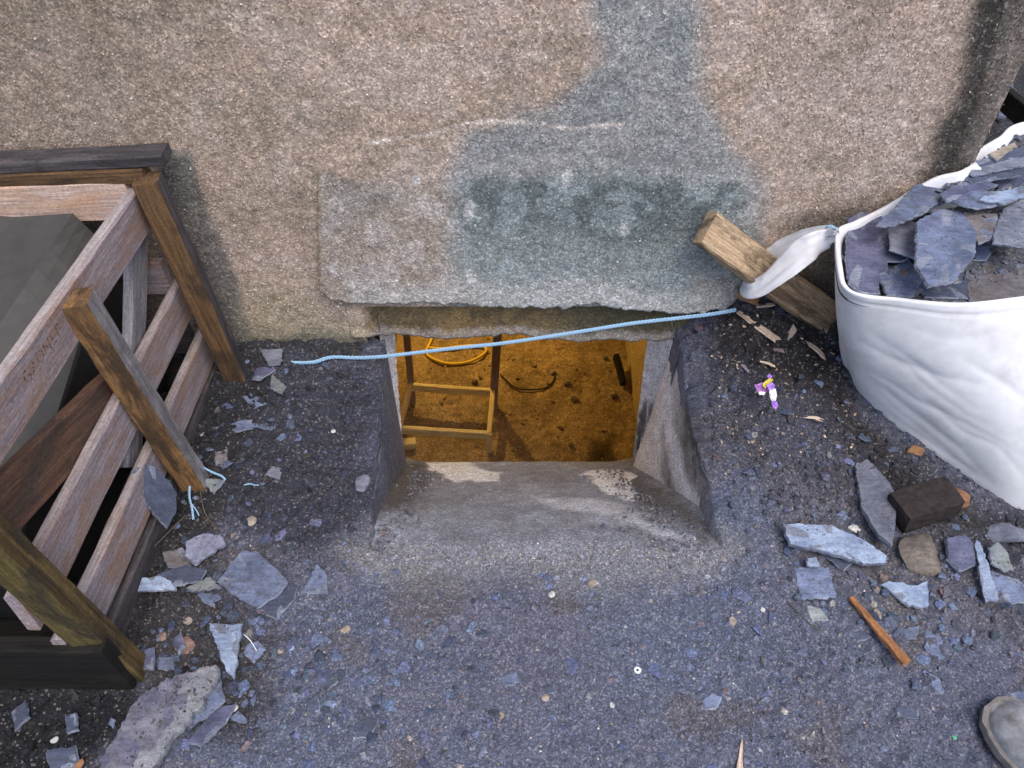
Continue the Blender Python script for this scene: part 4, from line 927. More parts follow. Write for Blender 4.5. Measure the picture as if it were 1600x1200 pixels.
# ------------------------------------------------------------------ rocks, pebbles
def rock(name, px, py, w, h, mat, label, cat='stone', seed=0, flat=.42, lift=0.0, base=None):
    """w, h: size in pixels"""
    p = onz(px, py, 0)
    if base is None:
        for _ in range(6): p = onz(px, py, gz(p.x, p.y))
    else: p = onz(px, py, base)
    dist = (np.array(p)-ORG)@FW; k = dist/FPX; sx = w*k/2; sy = h*k/2/.85; sz = min(sx, sy)*flat
    r = random.Random(seed); me = bpy.data.meshes.new(name); bm = bmesh.new(); bmesh.ops.create_icosphere(bm, subdivisions=3 if w > 18 else 2, radius=1)
    off = [Vector((r.uniform(-1, 1), r.uniform(-1, 1), r.uniform(-1, 1))).normalized() for _ in range(7)]; d_ = [r.uniform(.45, .85) for _ in off]
    for v in bm.verts:
        for o_, dd in zip(off, d_):
            s = v.co.dot(o_)
            if s > dd: v.co -= o_*(s-dd)*.85
        v.co *= 1+r.gauss(0, .012)
    bm.to_mesh(me); bm.free(); me.polygons.foreach_set('use_smooth', [False]*len(me.polygons))
    o = link(name, me, mat, None, Matrix.Translation(p+Vector((0, 0, sz*.45+lift))) @ Matrix.Rotation(r.uniform(-.3, .3), 4, 'Z') @ Matrix.Diagonal((sx, sy, sz, 1)))
    me.transform(Matrix.Diagonal((sx, sy, sz, 1))); o.matrix_basis = Matrix.Translation(p+Vector((0, 0, sz*.25+lift)))
    return tag(o, label, cat)
rock('stone', 1435, 865, 92, 72, M['rock'], 'chunky grey brown rock with a tan corner below the dark brick', 'rock', 3, .45)
rock('stone', 1575, 838, 66, 42, M['sl_grey'], 'blunt grey stone at the right edge just under the bag', 'rock', 5, .6)
rock('stone', 290, 1010, 34, 28, M['rock_pink'], 'pinkish brown rock left of the tall pale triangular slate', 'rock', 6)
rock('stone', 255, 995, 16, 13, M['rock_pink'], 'small dull red pebble at the foot of the nearest crate post', 'pebble', 16)
rock('stone', 291, 971, 20, 13, M['rock_tan'], 'oval tan pebble on dark soil above the pinkish rock', 'pebble', 7)
rock('stone', 1335, 828, 22, 16, M['rock_white'], 'white pebble touching the top edge of the long pale blue slate', 'pebble', 8)
rock('stone', 1385, 834, 26, 30, M['rock_tan'], 'cream stone at the foot of the tall purple grey slate', 'pebble', 9)
rock('stone', 862, 929, 12, 11, M['rock_white'], 'round white pebble in the grit in front of the well', 'pebble', 10)
rock('stone', 925, 912, 18, 14, M['rock_tan'], 'pale oval pebble at the edge of the pale concrete apron', 'pebble', 11)
rock('stone', 538, 985, 20, 15, M['rock_tan'], 'buff pebble in the grit right of the tall pale slate', 'pebble', 12)
rock('stone', 438, 1018, 11, 10, M['rock_tan'], 'small cream pebble, left of two side by side near the white straw', 'pebble', 13)
rock('stone', 455, 1015, 11, 14, M['sl_light'], 'small grey pebble, right of two side by side near the white straw', 'pebble', 14)
rock('stone', 369, 1109, 11, 10, M['rock_white'], 'cream pebble resting on a small deep blue slate corner', 'pebble', 15, lift=.006)
rock('stone', 852, 1090, 13, 10, M['rock_tan'], 'cream pebble in the open grit right of centre', 'pebble', 17)
rock('stone', 1145, 971, 14, 14, M['rock_tan'], 'dull cream pebble in the open grit left of the square blue slate', 'pebble', 18)
rock('stone', 1192, 953, 10, 9, M['rock_white'], 'bright white stone chip in the open grit left of the square blue slate', 'pebble', 19)
rock('stone', 1372, 960, 14, 18, M['rock_tan'], 'cream pebble between the fishtail slate and the orange stick', 'pebble', 20)
rock('stone', 1372, 922, 16, 14, M['rock_tan'], 'cream pebble at the left tip of the fishtail slate', 'pebble', 21)
rock('stone', 783, 1118, 12, 11, M['rock_tan'], 'cream pebble low in the open grit, left of centre', 'pebble', 22)
rock('stone', 956, 1102, 9, 9, M['rock_white'], 'white pebble low in the open grit, left of the pale splinter', 'pebble', 23)
rock('stone', 1478, 925, 20, 12, M['rock_pink'], 'dull red stone chip right of the fishtail slate', 'pebble', 24)
rock('stone', 316, 678, 9, 9, M['rock_white'], 'little white pebble beside the lowest crate slat', 'pebble', 25)
rock('stone', 521, 674, 8, 7, M['rock_white'], 'little white pebble alone on the dark grit left of the well', 'pebble', 26)
rock('stone', 85, 1156, 13, 10, M['rock_white'], 'white pebble in the dark corner below the crate', 'pebble', 27)
rock('stone', 1430, 705, 34, 24, M['brick_orange'], 'small orange brick fragment showing under the lower edge of the bag', 'brick fragment', 28)
rock('stone', 566, 756, 28, 30, M['sl_grey'], 'pale lump of mortar on the left rim of the well', 'mortar lump', 29, .4)
rock('stone', 368, 838, 16, 12, M['rock_tan'], 'tan pebble just right of the mottled slate', 'pebble', 30)
rock('stone', 392, 815, 20, 16, M['rock_tan'], 'tan pebble on the grit above the big square slate', 'pebble', 31)
# broken dark brick with an orange end
p = onz(1442, 790, .03)
brick('broken_brick', (p.x, p.y, gz(p.x, p.y)+.035), (.135, .075, .062), .28, M['brick_dark'], 'wet black broken brick below the bag beside the tall slate', 'brick', tilt=-.10, seed=4)
rock('brick_fragment', 1495, 783, 38, 34, M['brick_orange'], 'orange broken brick end right of the black brick', 'brick fragment', 33, .8)
# orange leaf, ring, glass
S_('fallen_leaf', [(112, 1215), (118, 1196), (127, 1184), (129, 1192), (124, 1206)], .0015, M['brick_orange'], 'orange brown dead leaf at the bottom left corner', 'leaf', lift=.010, tilt=(.2, -.2))
def tube(name, pts, r, mat, parent=None, sides=8, res=6, rfun=None, closed=False, me_only=False, off=None):
    P = [Vector(p) for p in pts]
    if len(P) > 2:
        Q = []
        for i in range(len(P)-1):
            p0 = P[max(i-1, 0)]; p1 = P[i]; p2 = P[i+1]; p3 = P[min(i+2, len(P)-1)]
            for k in range(res):
                t = k/res; Q.append(.5*((2*p1)+(p2-p0)*t+(2*p0-5*p1+4*p2-p3)*t*t+(3*p1-p0-3*p2+p3)*t**3))
        Q.append(P[-1]); P = Q
    n = len(P); V = []; Fc = []; up = Vector((0, 0, 1)); L_ = 0
    for i, p in enumerate(P):
        t = (P[min(i+1, n-1)]-P[max(i-1, 0)]).normalized(); a = t.cross(up)
        if a.length < .1: a = t.cross(Vector((1, 0, 0)))
        a.normalize(); b = a.cross(t)
        if i: L_ += (p-P[i-1]).length
        c = p if off is None else p+a*math.cos(L_*off[1]+off[2])*off[0]+b*math.sin(L_*off[1]+off[2])*off[0]
        rr = r if rfun is None else r*rfun(i/(n-1))
        for s in range(sides):
            w = 2*math.pi*s/sides; V.append(c+a*math.cos(w)*rr+b*math.sin(w)*rr)
    for i in range(n-1):
        for s in range(sides):
            q = i*sides+s; w = i*sides+(s+1) % sides; Fc.append((q, w, w+sides, q+sides))
    Fc.append(tuple(range(sides-1, -1, -1))); Fc.append(tuple((n-1)*sides+s for s in range(sides)))
    if me_only: return V, Fc
    return link(name, pymesh(name, V, Fc, True), mat, parent)
def lift_path(pix, h):
    out = []
    for x, y in pix:
        p = onz(x, y, 0)
        for _ in range(6): p = onz(x, y, gz(p.x, p.y)+h)
        out.append(p)
    return out
c = onz(996, 1047, gz(*onz(996, 1047, 0)[:2])+.004)
rg = tube('washer', [c+Vector((math.cos(a)*.0048, math.sin(a)*.0048, 0)) for a in np.linspace(0, 2*math.pi, 15)], .0025, M['white'], sides=8, res=3)
tag(rg, 'small white plastic ring lying on the grit in front of the well', 'ring')
rock('glass_chip', 1492, 1152, 9, 7, M['green'], 'tiny bright green glass chip left of the boot', 'glass chip', 35)

# ------------------------------------------------------------------ sticks and straws
def stick(name, px0, px1, h0, h1, w, t, mat, label, cat, taper=None, seed=0, rough=False):
    a = lift_path([px0], h0)[0]; b = lift_path([px1], h1)[0]
    o = plank(name, a, b, w, t, (b-a).cross(Vector((0, 0, 1))), mat, None, seg=10, warp=.0012, chamfer=.002, seed=seed, taper=taper, rough_end=rough)
    return tag(o, label, cat)
stick('wooden_stick', (1330, 934), (1416, 1036), .006, .034, .019, .013, M['w_orange2'] if 'w_orange2' in M else mat_wood('wood_stick', (.50, .24, .10), (.32, .13, .055), (.11, .05, .035), .5), 'orange brown stick lying on the slate grit at lower right', 'stick', (.6, 1.0), 41)
stick('wood_splinter', (1160, 1156), (1156, 1235), .004, .012, .017, .008, M['w_fresh'], 'pale pointed wood splinter at the bottom edge', 'splinter', (.12, 1.1), 42)
o = tube('straw', lift_path([(381, 991), (392, 1002), (401, 1017)], .014), .0010, M['white'], sides=5, res=3); tag(o, 'thin white straw beside the tall pale triangular slate', 'straw')
o = tube('dry_root', lift_path([(312, 760), (316, 785), (322, 805), (335, 822), (350, 832)], .006), .0016, M['hemp'], sides=5, res=4); tag(o, 'dry brown root curving down below the blue twine', 'root')
o = tube('twig', lift_path([(290, 805), (270, 825), (245, 850), (228, 868)], .008), .0013, M['hemp'], sides=5, res=4); tag(o, 'thin dark twig running down left from the twine to the crate', 'twig')
o = tube('twig', lift_path([(1222, 930), (1240, 950), (1262, 972), (1280, 985)], .003), .0013, M['hemp'], sides=5, res=4); tag(o, 'thin dark twig in the grit below the square blue slate', 'twig')
wc = [((1158, 490), (1212, 530), .020, 'long pale wood chip on the black soil right of the rope end'), ((1130, 488), (1205, 476), .012, 'thin pale wood strip along the broken edge under the stake'), ((1170, 540), (1222, 548), .010, 'tan wood strip below the long pale wood chip'),
      ((1225, 532), (1242, 512), .017, 'short tan wood chip between the long pale chip and the bag'), ((1262, 536), (1286, 556), .016, 'pale wood chip nearest the left side of the bag'), ((1192, 566), (1208, 572), .007, 'little cream chip above the purple wrapper'),
      ((1155, 566), (1172, 582), .010, 'grey wood chip up left of the purple wrapper'), ((1262, 652), (1282, 656), .009, 'pale chip on the bank right of the purple wrapper')]
for i, (a, b, w, lb) in enumerate(wc):
    stick('wood_chip', a, b, .010, .014, w*1.25, .005, M['w_fresh'] if i not in (2, 6) else M['w_pinkgrey'], lb, 'wood chip', (.6, .9), 50+i, True)
brick('wood_offcut', tuple(ony(1170, 463, 1.485)), (.05, .02, .022), -.5, M['brick_orange'], 'orange offcut showing in the gap under the strap', 'offcut', seed=9)
n = 260; a = RNG.uniform(0, 1, n); px = 1120+RNG.uniform(0, 1, n)*230; py = 490+RNG.uniform(0, 1, n)**1.6*230
P = []
for x_, y_ in zip(px, py):
    q = onz(x_, y_, .08); q = onz(x_, y_, gz(q.x, q.y)); P.append((q.x, q.y, gz(q.x, q.y)+.001))
P = np.array(P); ok = (P[:, 1] < 1.5) & (P[:, 0] > .47) & (P[:, 0] < .95); P = P[ok]; n = len(P)
o = link('wood_shavings', chips('wood_shavings', P, RNG.uniform(.0015, .006, n), RNG.uniform(.15, .3, n), np.tile(np.array([[.45, .33, .24]]), (n, 1))*RNG.uniform(.4, 1.3, (n, 1)), .4), M['chip'])
tag(o, 'scattered pale wood shavings on the black soil beside the bag', 'shavings', kind='stuff')

# ------------------------------------------------------------------ ropes
def rope(name, path, R, pitch, mat, label, cat='rope', res=14, strands=3, sides=6):
    V = []; Fc = []
    for s in range(strands):
        v, f = tube('', path, R*.50, None, sides=sides, res=res, me_only=True, off=(R*.60, 2*math.pi/pitch, 2*math.pi*s/strands)); o = len(V)
        V += v; Fc += [tuple(i+o for i in q) for q in f]
    return tag(link(name, pymesh(name, V, Fc, True), mat), label, cat)
rp = [(436, 564), (462, 567), (490, 566), (520, 566), (560, 562), (600, 557), (660, 550), (720, 543), (780, 537), (850, 527), (920, 516), (990, 505), (1060, 497), (1110, 491), (1150, 484)]
path = []
for i, (x_, y_) in enumerate(rp):
    q = ony(x_, y_, 1.444+.012*i/14); gq = gz(q.x, q.y)
    if i < 3: q = lift_path([(x_, y_)], (-.004, .003, .007)[i])[0]
    elif q.z < gq+.008: q.z = gq+.008
    path.append(q)
rope('rope', path, .0048, .027, M['rope'], 'long taut twisted light blue rope stretched across the cellar opening', res=34)
tw = [(352, 750), (345, 743), (330, 737), (312, 728), (303, 729), (299, 742), (296, 765), (296, 778), (300, 795), (302, 812)]
hs = [.006, .014, .022, .03, .032, .028, .02, .014, .01, .005]
twp = [lift_path([q], h)[0] for q, h in zip(tw, hs)]
rope('twine', twp, .0028, .014, M['rope'], 'bent piece of blue twine with a frayed end at the foot of the middle post', 'twine', res=10, sides=5)
rope('twine_strand', [lift_path([q], h)[0] for q, h in (((300, 788), .012), ((306, 796), .009), ((311, 806), .004))], .0016, .010, M['rope'], 'short frayed blue strand splaying right from the lower end of the twine', 'twine', res=6, sides=5)
rope('thread', [lift_path([q], .004)[0] for q in ((381, 758), (390, 756), (398, 758), (404, 758))], .0018, .010, M['rope'], 'short light blue thread lying on the grit right of the twine', 'thread', res=6, sides=5)

# ------------------------------------------------------------------ wrapper
def wrapper():
    e = empty('sweet_wrapper', lift_path([(1200, 605)], 0)[0], 'crumpled purple, yellow and white sweet wrapper on the dark bank', 'wrapper')
    zb = max(gz(e.location.x+i*.006, e.location.y+j*.006) for i in range(-3, 4) for j in range(-5, 6))-.002
    def bit(name, poly, mat, h, tl, seed):
        c0 = (sum(p[0] for p in poly)/len(poly), sum(p[1] for p in poly)/len(poly)); p = onz(*c0, zb+h)
        nr = Vector((tl[0], tl[1], 1)).normalized(); out = [onplane(x, y, p, nr) for x, y in poly]; r = random.Random(seed)
        me = bpy.data.meshes.new(name); bm = bmesh.new(); vs = [bm.verts.new(q) for q in out]; bm.faces.new(vs)
        bmesh.ops.triangulate(bm, faces=bm.faces[:]); bmesh.ops.subdivide_edges(bm, edges=bm.edges[:], cuts=3, use_grid_fill=True)
        for v in bm.verts: v.co += nr*r.gauss(0, .0016)
        res = bmesh.ops.extrude_face_region(bm, geom=bm.faces[:])
        for v in [g_ for g_ in res['geom'] if isinstance(g_, bmesh.types.BMVert)]: v.co += nr*.0008
        bmesh.ops.recalc_face_normals(bm, faces=bm.faces); bm.to_mesh(me); bm.free()
        link(name, me, mat, e)
    bit('purple_film', [(1178, 602), (1190, 598), (1200, 603), (1208, 599), (1211, 608), (1200, 614), (1184, 612)], M['violet'], .010, (.1, -.3), 1)
    bit('yellow_film', [(1191, 601), (1196, 595), (1205, 590), (1208, 594), (1202, 600), (1196, 607)], M['yellow'], .018, (.1, -.3), 2)
    bit('purple_film', [(1197, 588), (1202, 585), (1207, 588), (1203, 593)], M['purple'], .018, (0, -.2), 3)
    bit('purple_film', [(1198, 602), (1206, 597), (1211, 603), (1208, 609), (1200, 609)], M['purple'], .021, (0, -.3), 4)
    bit('white_film', [(1202, 609), (1212, 607), (1214, 618), (1212, 627), (1206, 627), (1202, 618)], M['white'], .017, (-.1, -.3), 5)
    bit('purple_film', [(1206, 627), (1213, 626), (1216, 634), (1212, 641), (1207, 636)], M['purple'], .012, (-.1, -.3), 6)
    bit('white_film', [(1184, 612), (1196, 613), (1194, 618), (1187, 617)], M['white'], .010, (0, -.2), 7)
wrapper()

# ------------------------------------------------------------------ the white bag of slates
def cloth_material():
    m, N, L, b = newmat('woven_white_cloth', .65, .3); tc = nd(N, 'ShaderNodeTexCoord')
    n1 = nd(N, 'ShaderNodeTexNoise', Scale=7.0, Detail=5.0, Roughness=.6); L.new(tc.outputs['Object'], n1.inputs[0])
    n2 = nd(N, 'ShaderNodeTexNoise', Scale=40.0, Detail=4.0); L.new(tc.outputs['Object'], n2.inputs[0])
    w1 = nd(N, 'ShaderNodeTexWave', Scale=190.0, Distortion=.6); w1.bands_direction = 'X'; L.new(tc.outputs['Object'], w1.inputs[0])
    w2 = nd(N, 'ShaderNodeTexWave', Scale=190.0, Distortion=.6); w2.bands_direction = 'Z'; L.new(tc.outputs['Object'], w2.inputs[0])
    c = mix(N, L, (.90, .90, .92), (.66, .62, .63), ramp(N, L, n1.outputs[0], [(.48, 0.0), (.72, .8)]), 'MIX')
    c = mix(N, L, c, ramp(N, L, n2.outputs[0], [(.3, .93), (.7, 1.03)]))
    L.new(c, b.inputs['Base Color'])
    h = mix(N, L, w1.outputs[0], w2.outputs[0], .5, 'MIX'); h = mix(N, L, h, n2.outputs[0], .4, 'MIX')
    bump(N, L, b, h, .6, .0015)
    return m
M['cloth'] = cloth_material()
def ccurve(P, n):
    """closed Catmull-Rom, n samples, roughly even"""
    P = [Vector(p) for p in P]; k = len(P); Q = []
    for i in range(k):
        p0, p1, p2, p3 = P[i-1], P[i], P[(i+1) % k], P[(i+2) % k]
        for s in range(24):
            t = s/24; Q.append(.5*((2*p1)+(p2-p0)*t+(2*p0-5*p1+4*p2-p3)*t*t+(3*p1-p0-3*p2+p3)*t**3))
    return Q
rimz = .45
RIM = [onz(1306, 362, .452), onz(1309, 420, .450), onz(1318, 448, .450), onz(1345, 462, .450), onz(1400, 468, .450), onz(1500, 476, .450), onz(1600, 466, .450), Vector((1.25, 1.24, .45)), Vector((1.46, 1.38, .45)), Vector((1.56, 1.60, .47)), Vector((1.50, 1.84, .50)), ony(1600, 190, 1.75), ony(1560, 214, 1.66), ony(1525, 236, 1.58), ony(1498, 253, 1.525), ony(1455, 279, 1.498), ony(1380, 323, 1.498), onz(1335, 345, .458)]
_bp = lift_path([(1311, 520), (1316, 560), (1324, 586), (1345, 614), (1392, 656), (1500, 735), (1600, 797)], 0)
BOT = [(p_.x, p_.y) for p_ in _bp]+[ (1.32, .93), (1.56, 1.10), (1.66, 1.55), (1.58, 1.85), (1.34, 1.78), (1.26, 1.72), (1.16, 1.62), (1.08, 1.54), (.97, 1.48), (.93, 1.475), (.87, 1.47)]
for q in RIM:
    if q.x < 1.0: q.y = min(q.y, 1.498)
rim = ccurve(RIM, 0); bot = ccurve([(x, y, gz(x, y)-.004) for x, y in BOT], 0); NU = len(rim)
bag = empty('bulk_bag', (1.2, 1.4, .02), 'white woven builders bag filled with broken slates at the right edge', 'bag')
CREASES = [([(1322, 480), (1345, 530), (1400, 563), (1480, 590), (1560, 605)], 9, .008), ([(1322, 520), (1350, 570), (1430, 622), (1520, 665), (1600, 715)], 6, .007),
           ([(1325, 555), (1370, 600), (1440, 655), (1500, 700), (1560, 765)], 8, .011), ([(1335, 500), (1400, 545), (1470, 600), (1530, 640)], 7, .005),
           ([(1330, 570), (1400, 640), (1480, 705), (1530, 750)], 5, .005), ([(1360, 520), (1430, 590), (1500, 640), (1590, 690)], 5, .004), ([(1400, 500), (1450, 520), (1500, 532)], 5, .003), ([(1420, 600), (1500, 670), (1560, 700), (1610, 760)], 6, .006), ([(1380, 640), (1450, 690), (1520, 740), (1560, 762)], 5, .005), ([(1430, 500), (1500, 528), (1560, 515), (1610, 495)], 9, .004), ([(1500, 560), (1570, 600), (1620, 640)], 10, .006)]
def bag_mesh():
    NV = 90; V = []
    PP = np.array([tuple(rim[i].lerp(bot[i], j/NV)) for j in range(NV+1) for i in range(NU)])
    px, py = proj(PP); CR = np.zeros(len(PP)); jx = px+14*fbm(px, py, .012, 3, 5); jy = py+10*fbm(px, py, .012, 3, 6)
    for line, wd_, dp in CREASES:
        best = np.full(len(PP), 1e9); tt = np.zeros(len(PP)); m_ = len(line)-1
        for q in range(m_):
            (ax, ay), (bx, by) = line[q], line[q+1]; t = np.clip(((jx-ax)*(bx-ax)+(jy-ay)*(by-ay))/((bx-ax)**2+(by-ay)**2), 0, 1)
            dd = np.hypot(jx-ax-t*(bx-ax), jy-ay-t*(by-ay)); up_ = dd < best; best = np.where(up_, dd, best); tt = np.where(up_, (q+t)/m_, tt)
        CR += -dp*np.exp(-np.sqrt(best**2+9)/(wd_*.85))*np.sin(np.pi*np.clip(tt*.9+.07, 0, 1))
    for j in range(NV+1):
        v = j/NV
        for i in range(NU):
            a, b = rim[i], bot[i]; p = a.lerp(b, v)
            t_ = (rim[(i+14) % NU]-rim[i-14]); nrm = Vector((t_.y, -t_.x, 0)); nrm = nrm.normalized() if nrm.length > 1e-6 else Vector((0, -1, 0))
            c0 = Vector((1.18, 1.45, 0)); 
            if nrm.dot(Vector((p.x, p.y, 0))-c0) < 0: nrm = -nrm
            u = i/NU
            bul = .028*math.sin(math.pi*min(v*1.05, 1))*(1-.9*sstep(.0, .06, np.array(v-1+.0))*1.0)
            if p.x < 1.1: bul *= 1-.95*float(sstep(1.28, 1.44, p.y))
            s = i/24.0     # arclength-like index: 0 at the tied corner, ~6 at the frame edge
            env = sstep(.05, .15, v)*(1-sstep(.93, 1., v))*float(1-sstep(7, 9, s))
            # creases start at the tied corner and fan out down to the right
            w = v*(1.0+.10*math.sin(s*.8))-.055*s
            fold = 0
            for (c_, wd, am) in ((.10, .030, .010), (.22, .022, .008), (.31, .018, .010), (.40, .024, .007), (.52, .02, .006), (.02, .03, .005)):
                pass
            fold = float(CR[j*NU+i])*(1-.9*float(sstep(1.33, 1.44, p.y)))
            wob = .010*float(fbm(np.array([s*.7]), np.array([v*2.2]), 1.3, 3, 401)[0])+.0006*float(fbm(np.array([s*2.]), np.array([v*9.]), 1.6, 3, 403)[0])
            hem = (-.0022*math.exp(-((v-.052)/.008)**2)+.0012*float(1-sstep(.035, .05, v)))*(1-float(sstep(1.28, 1.38, p.y)))
            off = bul*.30+(float(env)*fold*.9+wob*.3)*float(sstep(1.8, 4.0, s))*(1 if s < 11 else 0)*float(sstep(.05, .25, v))+hem
            q = p+nrm*off
            if q.x < 1.01: q.y = min(q.y, 1.503)
            V.append(q)
    outer = len(V)
    # hem turned over and down the inside
    for e, dz in ((.004, .002), (.010, -.003), (.013, -.035), (.020, -.09)):
        for i in range(NU):
            a = rim[i]; t_ = (rim[(i+8) % NU]-rim[i-8]); nrm = Vector((t_.y, -t_.x, 0)).normalized()
            if nrm.dot(Vector((a.x-1.18, a.y-1.45, 0))) < 0: nrm = -nrm
            V.append(a.lerp(bot[i], max(0, -dz/.45))-nrm*e+Vector((0, 0, max(dz, 0))))
    Fc = []
    for j in range(NV):
        for i in range(NU): a = j*NU+i; b = j*NU+(i+1) % NU; Fc.append((a, a+NU, b+NU, b))
    prev = 0
    for r in range(4):
        st = outer+r*NU
        for i in range(NU): k = (i+1) % NU; Fc.append((prev+i, prev+k, st+k, st+i))
        prev = st
    me = pymesh('cloth_side', V, Fc, True)
    return me
link('cloth_side', bag_mesh(), M['cloth'], bag)
def inside(px_, py_, poly):
    c = False; n_ = len(poly)
    for i in range(n_):
        ax, ay = poly[i]; bx, by = poly[(i+1) % n_]
        if (ay > py_) != (by > py_) and px_ < (bx-ax)*(py_-ay)/(by-ay)+ax: c = not c
    return c
def fill():
    poly = [(q.x, q.y) for q in rim]; c0 = Vector((1.15, 1.45, 0)); V = []; NR = 26
    for j in range(NR+1):
        f = 1-j/NR
        for i in range(NU):
            q = rim[i]; x = c0.x+(q.x-c0.x)*f*.988; y = c0.y+(q.y-c0.y)*f*.988
            z = q.z*f+.47*(1-f)-.022-.03*(1-min(1, (1-f)*9))*.2
            V.append((x, y, z+.016*float(fbm(np.array([x]), np.array([y]), 24, 3, 411)[0])*(f < .98)))
    Fc = []
    for j in range(NR):
        for i in range(NU): a = j*NU+i; b = j*NU+(i+1) % NU; Fc.append((a, b, b+NU, a+NU))
    me = pymesh('rubble_fill', V, Fc, True); VV = np.array([tuple(v) for v in V])
    a = me.color_attributes.new('col', 'FLOAT_COLOR', 'POINT'); c = np.ones((len(V), 4), np.float32)
    c[:, :3] = np.array([.085, .085, .10]); a.data.foreach_set('color', c.ravel())
    o = link('rubble_fill', me, M['ground']); tag(o, 'dark crushed slate filling the white bag under the larger pieces', 'rubble', kind='stuff')
fill()
def fill_z(x, y):
    # height of the rubble inside the bag, to lay slates on
    best = min(rim, key=lambda q: (q.x-x)**2+(q.y-y)**2); d = math.hypot(best.x-x, best.y-y)
    return best.z-.022+(.47-best.z)*min(1, d/.3)
def B(pxs, h, mat, label, tilt=(0, 0), thick=.008, **k):
    cx0 = sum(p[0] for p in pxs)/len(pxs); cy0 = sum(p[1] for p in pxs)/len(pxs); p = onz(cx0, cy0, .45)
    for _ in range(5): p = onz(cx0, cy0, fill_z(p.x, p.y)+h)
    return S_('bagged_slate', pxs, thick, mat, label, base=p.z, tilt=tilt, **k)
# loose small pieces first
n = 900; P = []
while len(P) < n:
    x, y = random.uniform(.68, 1.5), random.uniform(1.18, 1.9)
    if inside(x, y, [(c.x*.97+1.15*.03, c.y*.97+1.45*.03) for c in rim[::12]]): P.append((x, y, fill_z(x, y)+.006))
P = np.array(P); s = .003*(5)**(RNG.uniform(0, 1, n)**1.6)
o = link('slate_crumbs', chips('slate_crumbs', P, s, RNG.uniform(.1, .35, n), stone_tints(np.tile(np.array([[.11, .11, .135]]), (n, 1)), n, .7), .25), M['chip']); tag(o, 'small slate crumbs between the larger slates in the white bag', 'slate crumbs', kind='stuff')
B([(1545, 385), (1606, 388), (1612, 475), (1560, 476), (1515, 468), (1508, 430), (1525, 402)], .004, M['sl_brown'], 'broad rough brownish slate in the bag, front right against the hem', thick=.012, tilt=(0, .03))
B([(1430, 440), (1452, 405), (1485, 400), (1512, 432), (1518, 466), (1445, 464)], .004, M['sl_dark'], 'dark slate along the front hem of the bag beside the brownish one', thick=.006)
B([(1372, 428), (1420, 404), (1442, 440), (1425, 463), (1385, 460)], .008, M['sl_blue'], 'blue slate at the front left of the bag beneath the round one', tilt=(.05, .03))
B([(1325, 340), (1345, 331), (1378, 336), (1389, 350), (1388, 420), (1376, 430), (1372, 458), (1345, 456), (1326, 440), (1322, 400)], .014, M['sl_purple'], 'upright oblong purple slate at the left corner of the bag beside the strap', tilt=(.03, .02), thick=.009)
B([(1452, 328), (1500, 322), (1560, 335), (1562, 366), (1530, 380), (1500, 350)], .006, M['sl_brown'], 'dark brownish slate half hidden behind the big round slate in the bag', thick=.008)
B([(1432, 344), (1470, 325), (1502, 330), (1527, 362), (1524, 398), (1490, 440), (1450, 446), (1430, 412)], .016, M['sl_blue'], 'largest round edged blue slate in the middle of the bag', thick=.009, tilt=(.03, .0))
B([(1390, 352), (1425, 344), (1476, 362), (1432, 404), (1390, 389)], .027, M['sl_grey'], 'square grey slate with one bright cut edge lying on the round slate', thick=.006, tilt=(0, .05))
B([(1370, 350), (1400, 322), (1430, 288), (1482, 284), (1478, 305), (1445, 332), (1412, 346), (1385, 353)], .030, M['sl_blue'], 'long blue slate propped over the back hem of the bag', thick=.008, tilt=(.05, -.05))
B([(1555, 352), (1570, 322), (1608, 308), (1612, 386), (1552, 378)], .016, M['sl_grey'], 'grey slate at the right edge of the bag, above the brownish one', thick=.009)
B([(1478, 308), (1530, 296), (1606, 302), (1572, 318), (1530, 326), (1500, 320)], .022, M['sl_blue'], 'wide blue slate with a pale tip across the back of the bag', thick=.006, tilt=(.0, -.1))
B([(1530, 312), (1545, 300), (1608, 290), (1606, 306), (1570, 318)], .034, M['sl_light'], 'palest blue slate sliver lying across the back of the bag', thick=.006, tilt=(.0, -.1))
B([(1470, 302), (1500, 284), (1535, 280), (1560, 288), (1510, 308), (1480, 314)], .014, M['sl_purple'], 'violet slate just inside the back hem beside the propped long slate', thick=.007)
B([(1500, 272), (1560, 262), (1606, 258), (1604, 272), (1520, 286)], .026, M['sl_dark'], 'thin dark slate, lowest of the fanned stack at the back of the bag', thick=.006, tilt=(0, -.12))
B([(1508, 262), (1560, 248), (1606, 242), (1604, 258), (1520, 274)], .036, M['sl_grey'], 'thin grey slate, second from the bottom of the fanned stack in the bag', thick=.006, tilt=(0, -.12))
B([(1522, 252), (1570, 236), (1608, 228), (1606, 243), (1530, 262)], .044, M['sl_dark'], 'thin dark slate, third from the bottom of the fanned stack in the bag', thick=.005, tilt=(0, -.12))
B([(1545, 240), (1566, 230), (1586, 222), (1590, 228), (1572, 240), (1558, 252)], .050, M['rock_tan'], 'cream coloured chip topmost on the fanned stack in the bag', thick=.006, tilt=(0, -.12))
for i, (x, y, w, lb) in enumerate([(1400, 395, 30, 'small dark slate filling the gap left of the square grey slate in the bag'), (1530, 395, 26, 'small slate chip between the round slate and the brownish slate in the bag'), (1580, 280, 30, 'small slate under the palest sliver at the back of the bag')]):
    r = random.Random(i); B([(x+w*math.cos(a)*r.uniform(.7, 1.1), y+w*.6*math.sin(a)*r.uniform(.7, 1.1)) for a in np.linspace(0, 5.3, 6)], .006, [M['sl_dark'], M['sl_blue'], M['sl_purple']][i], lb, thick=.005)

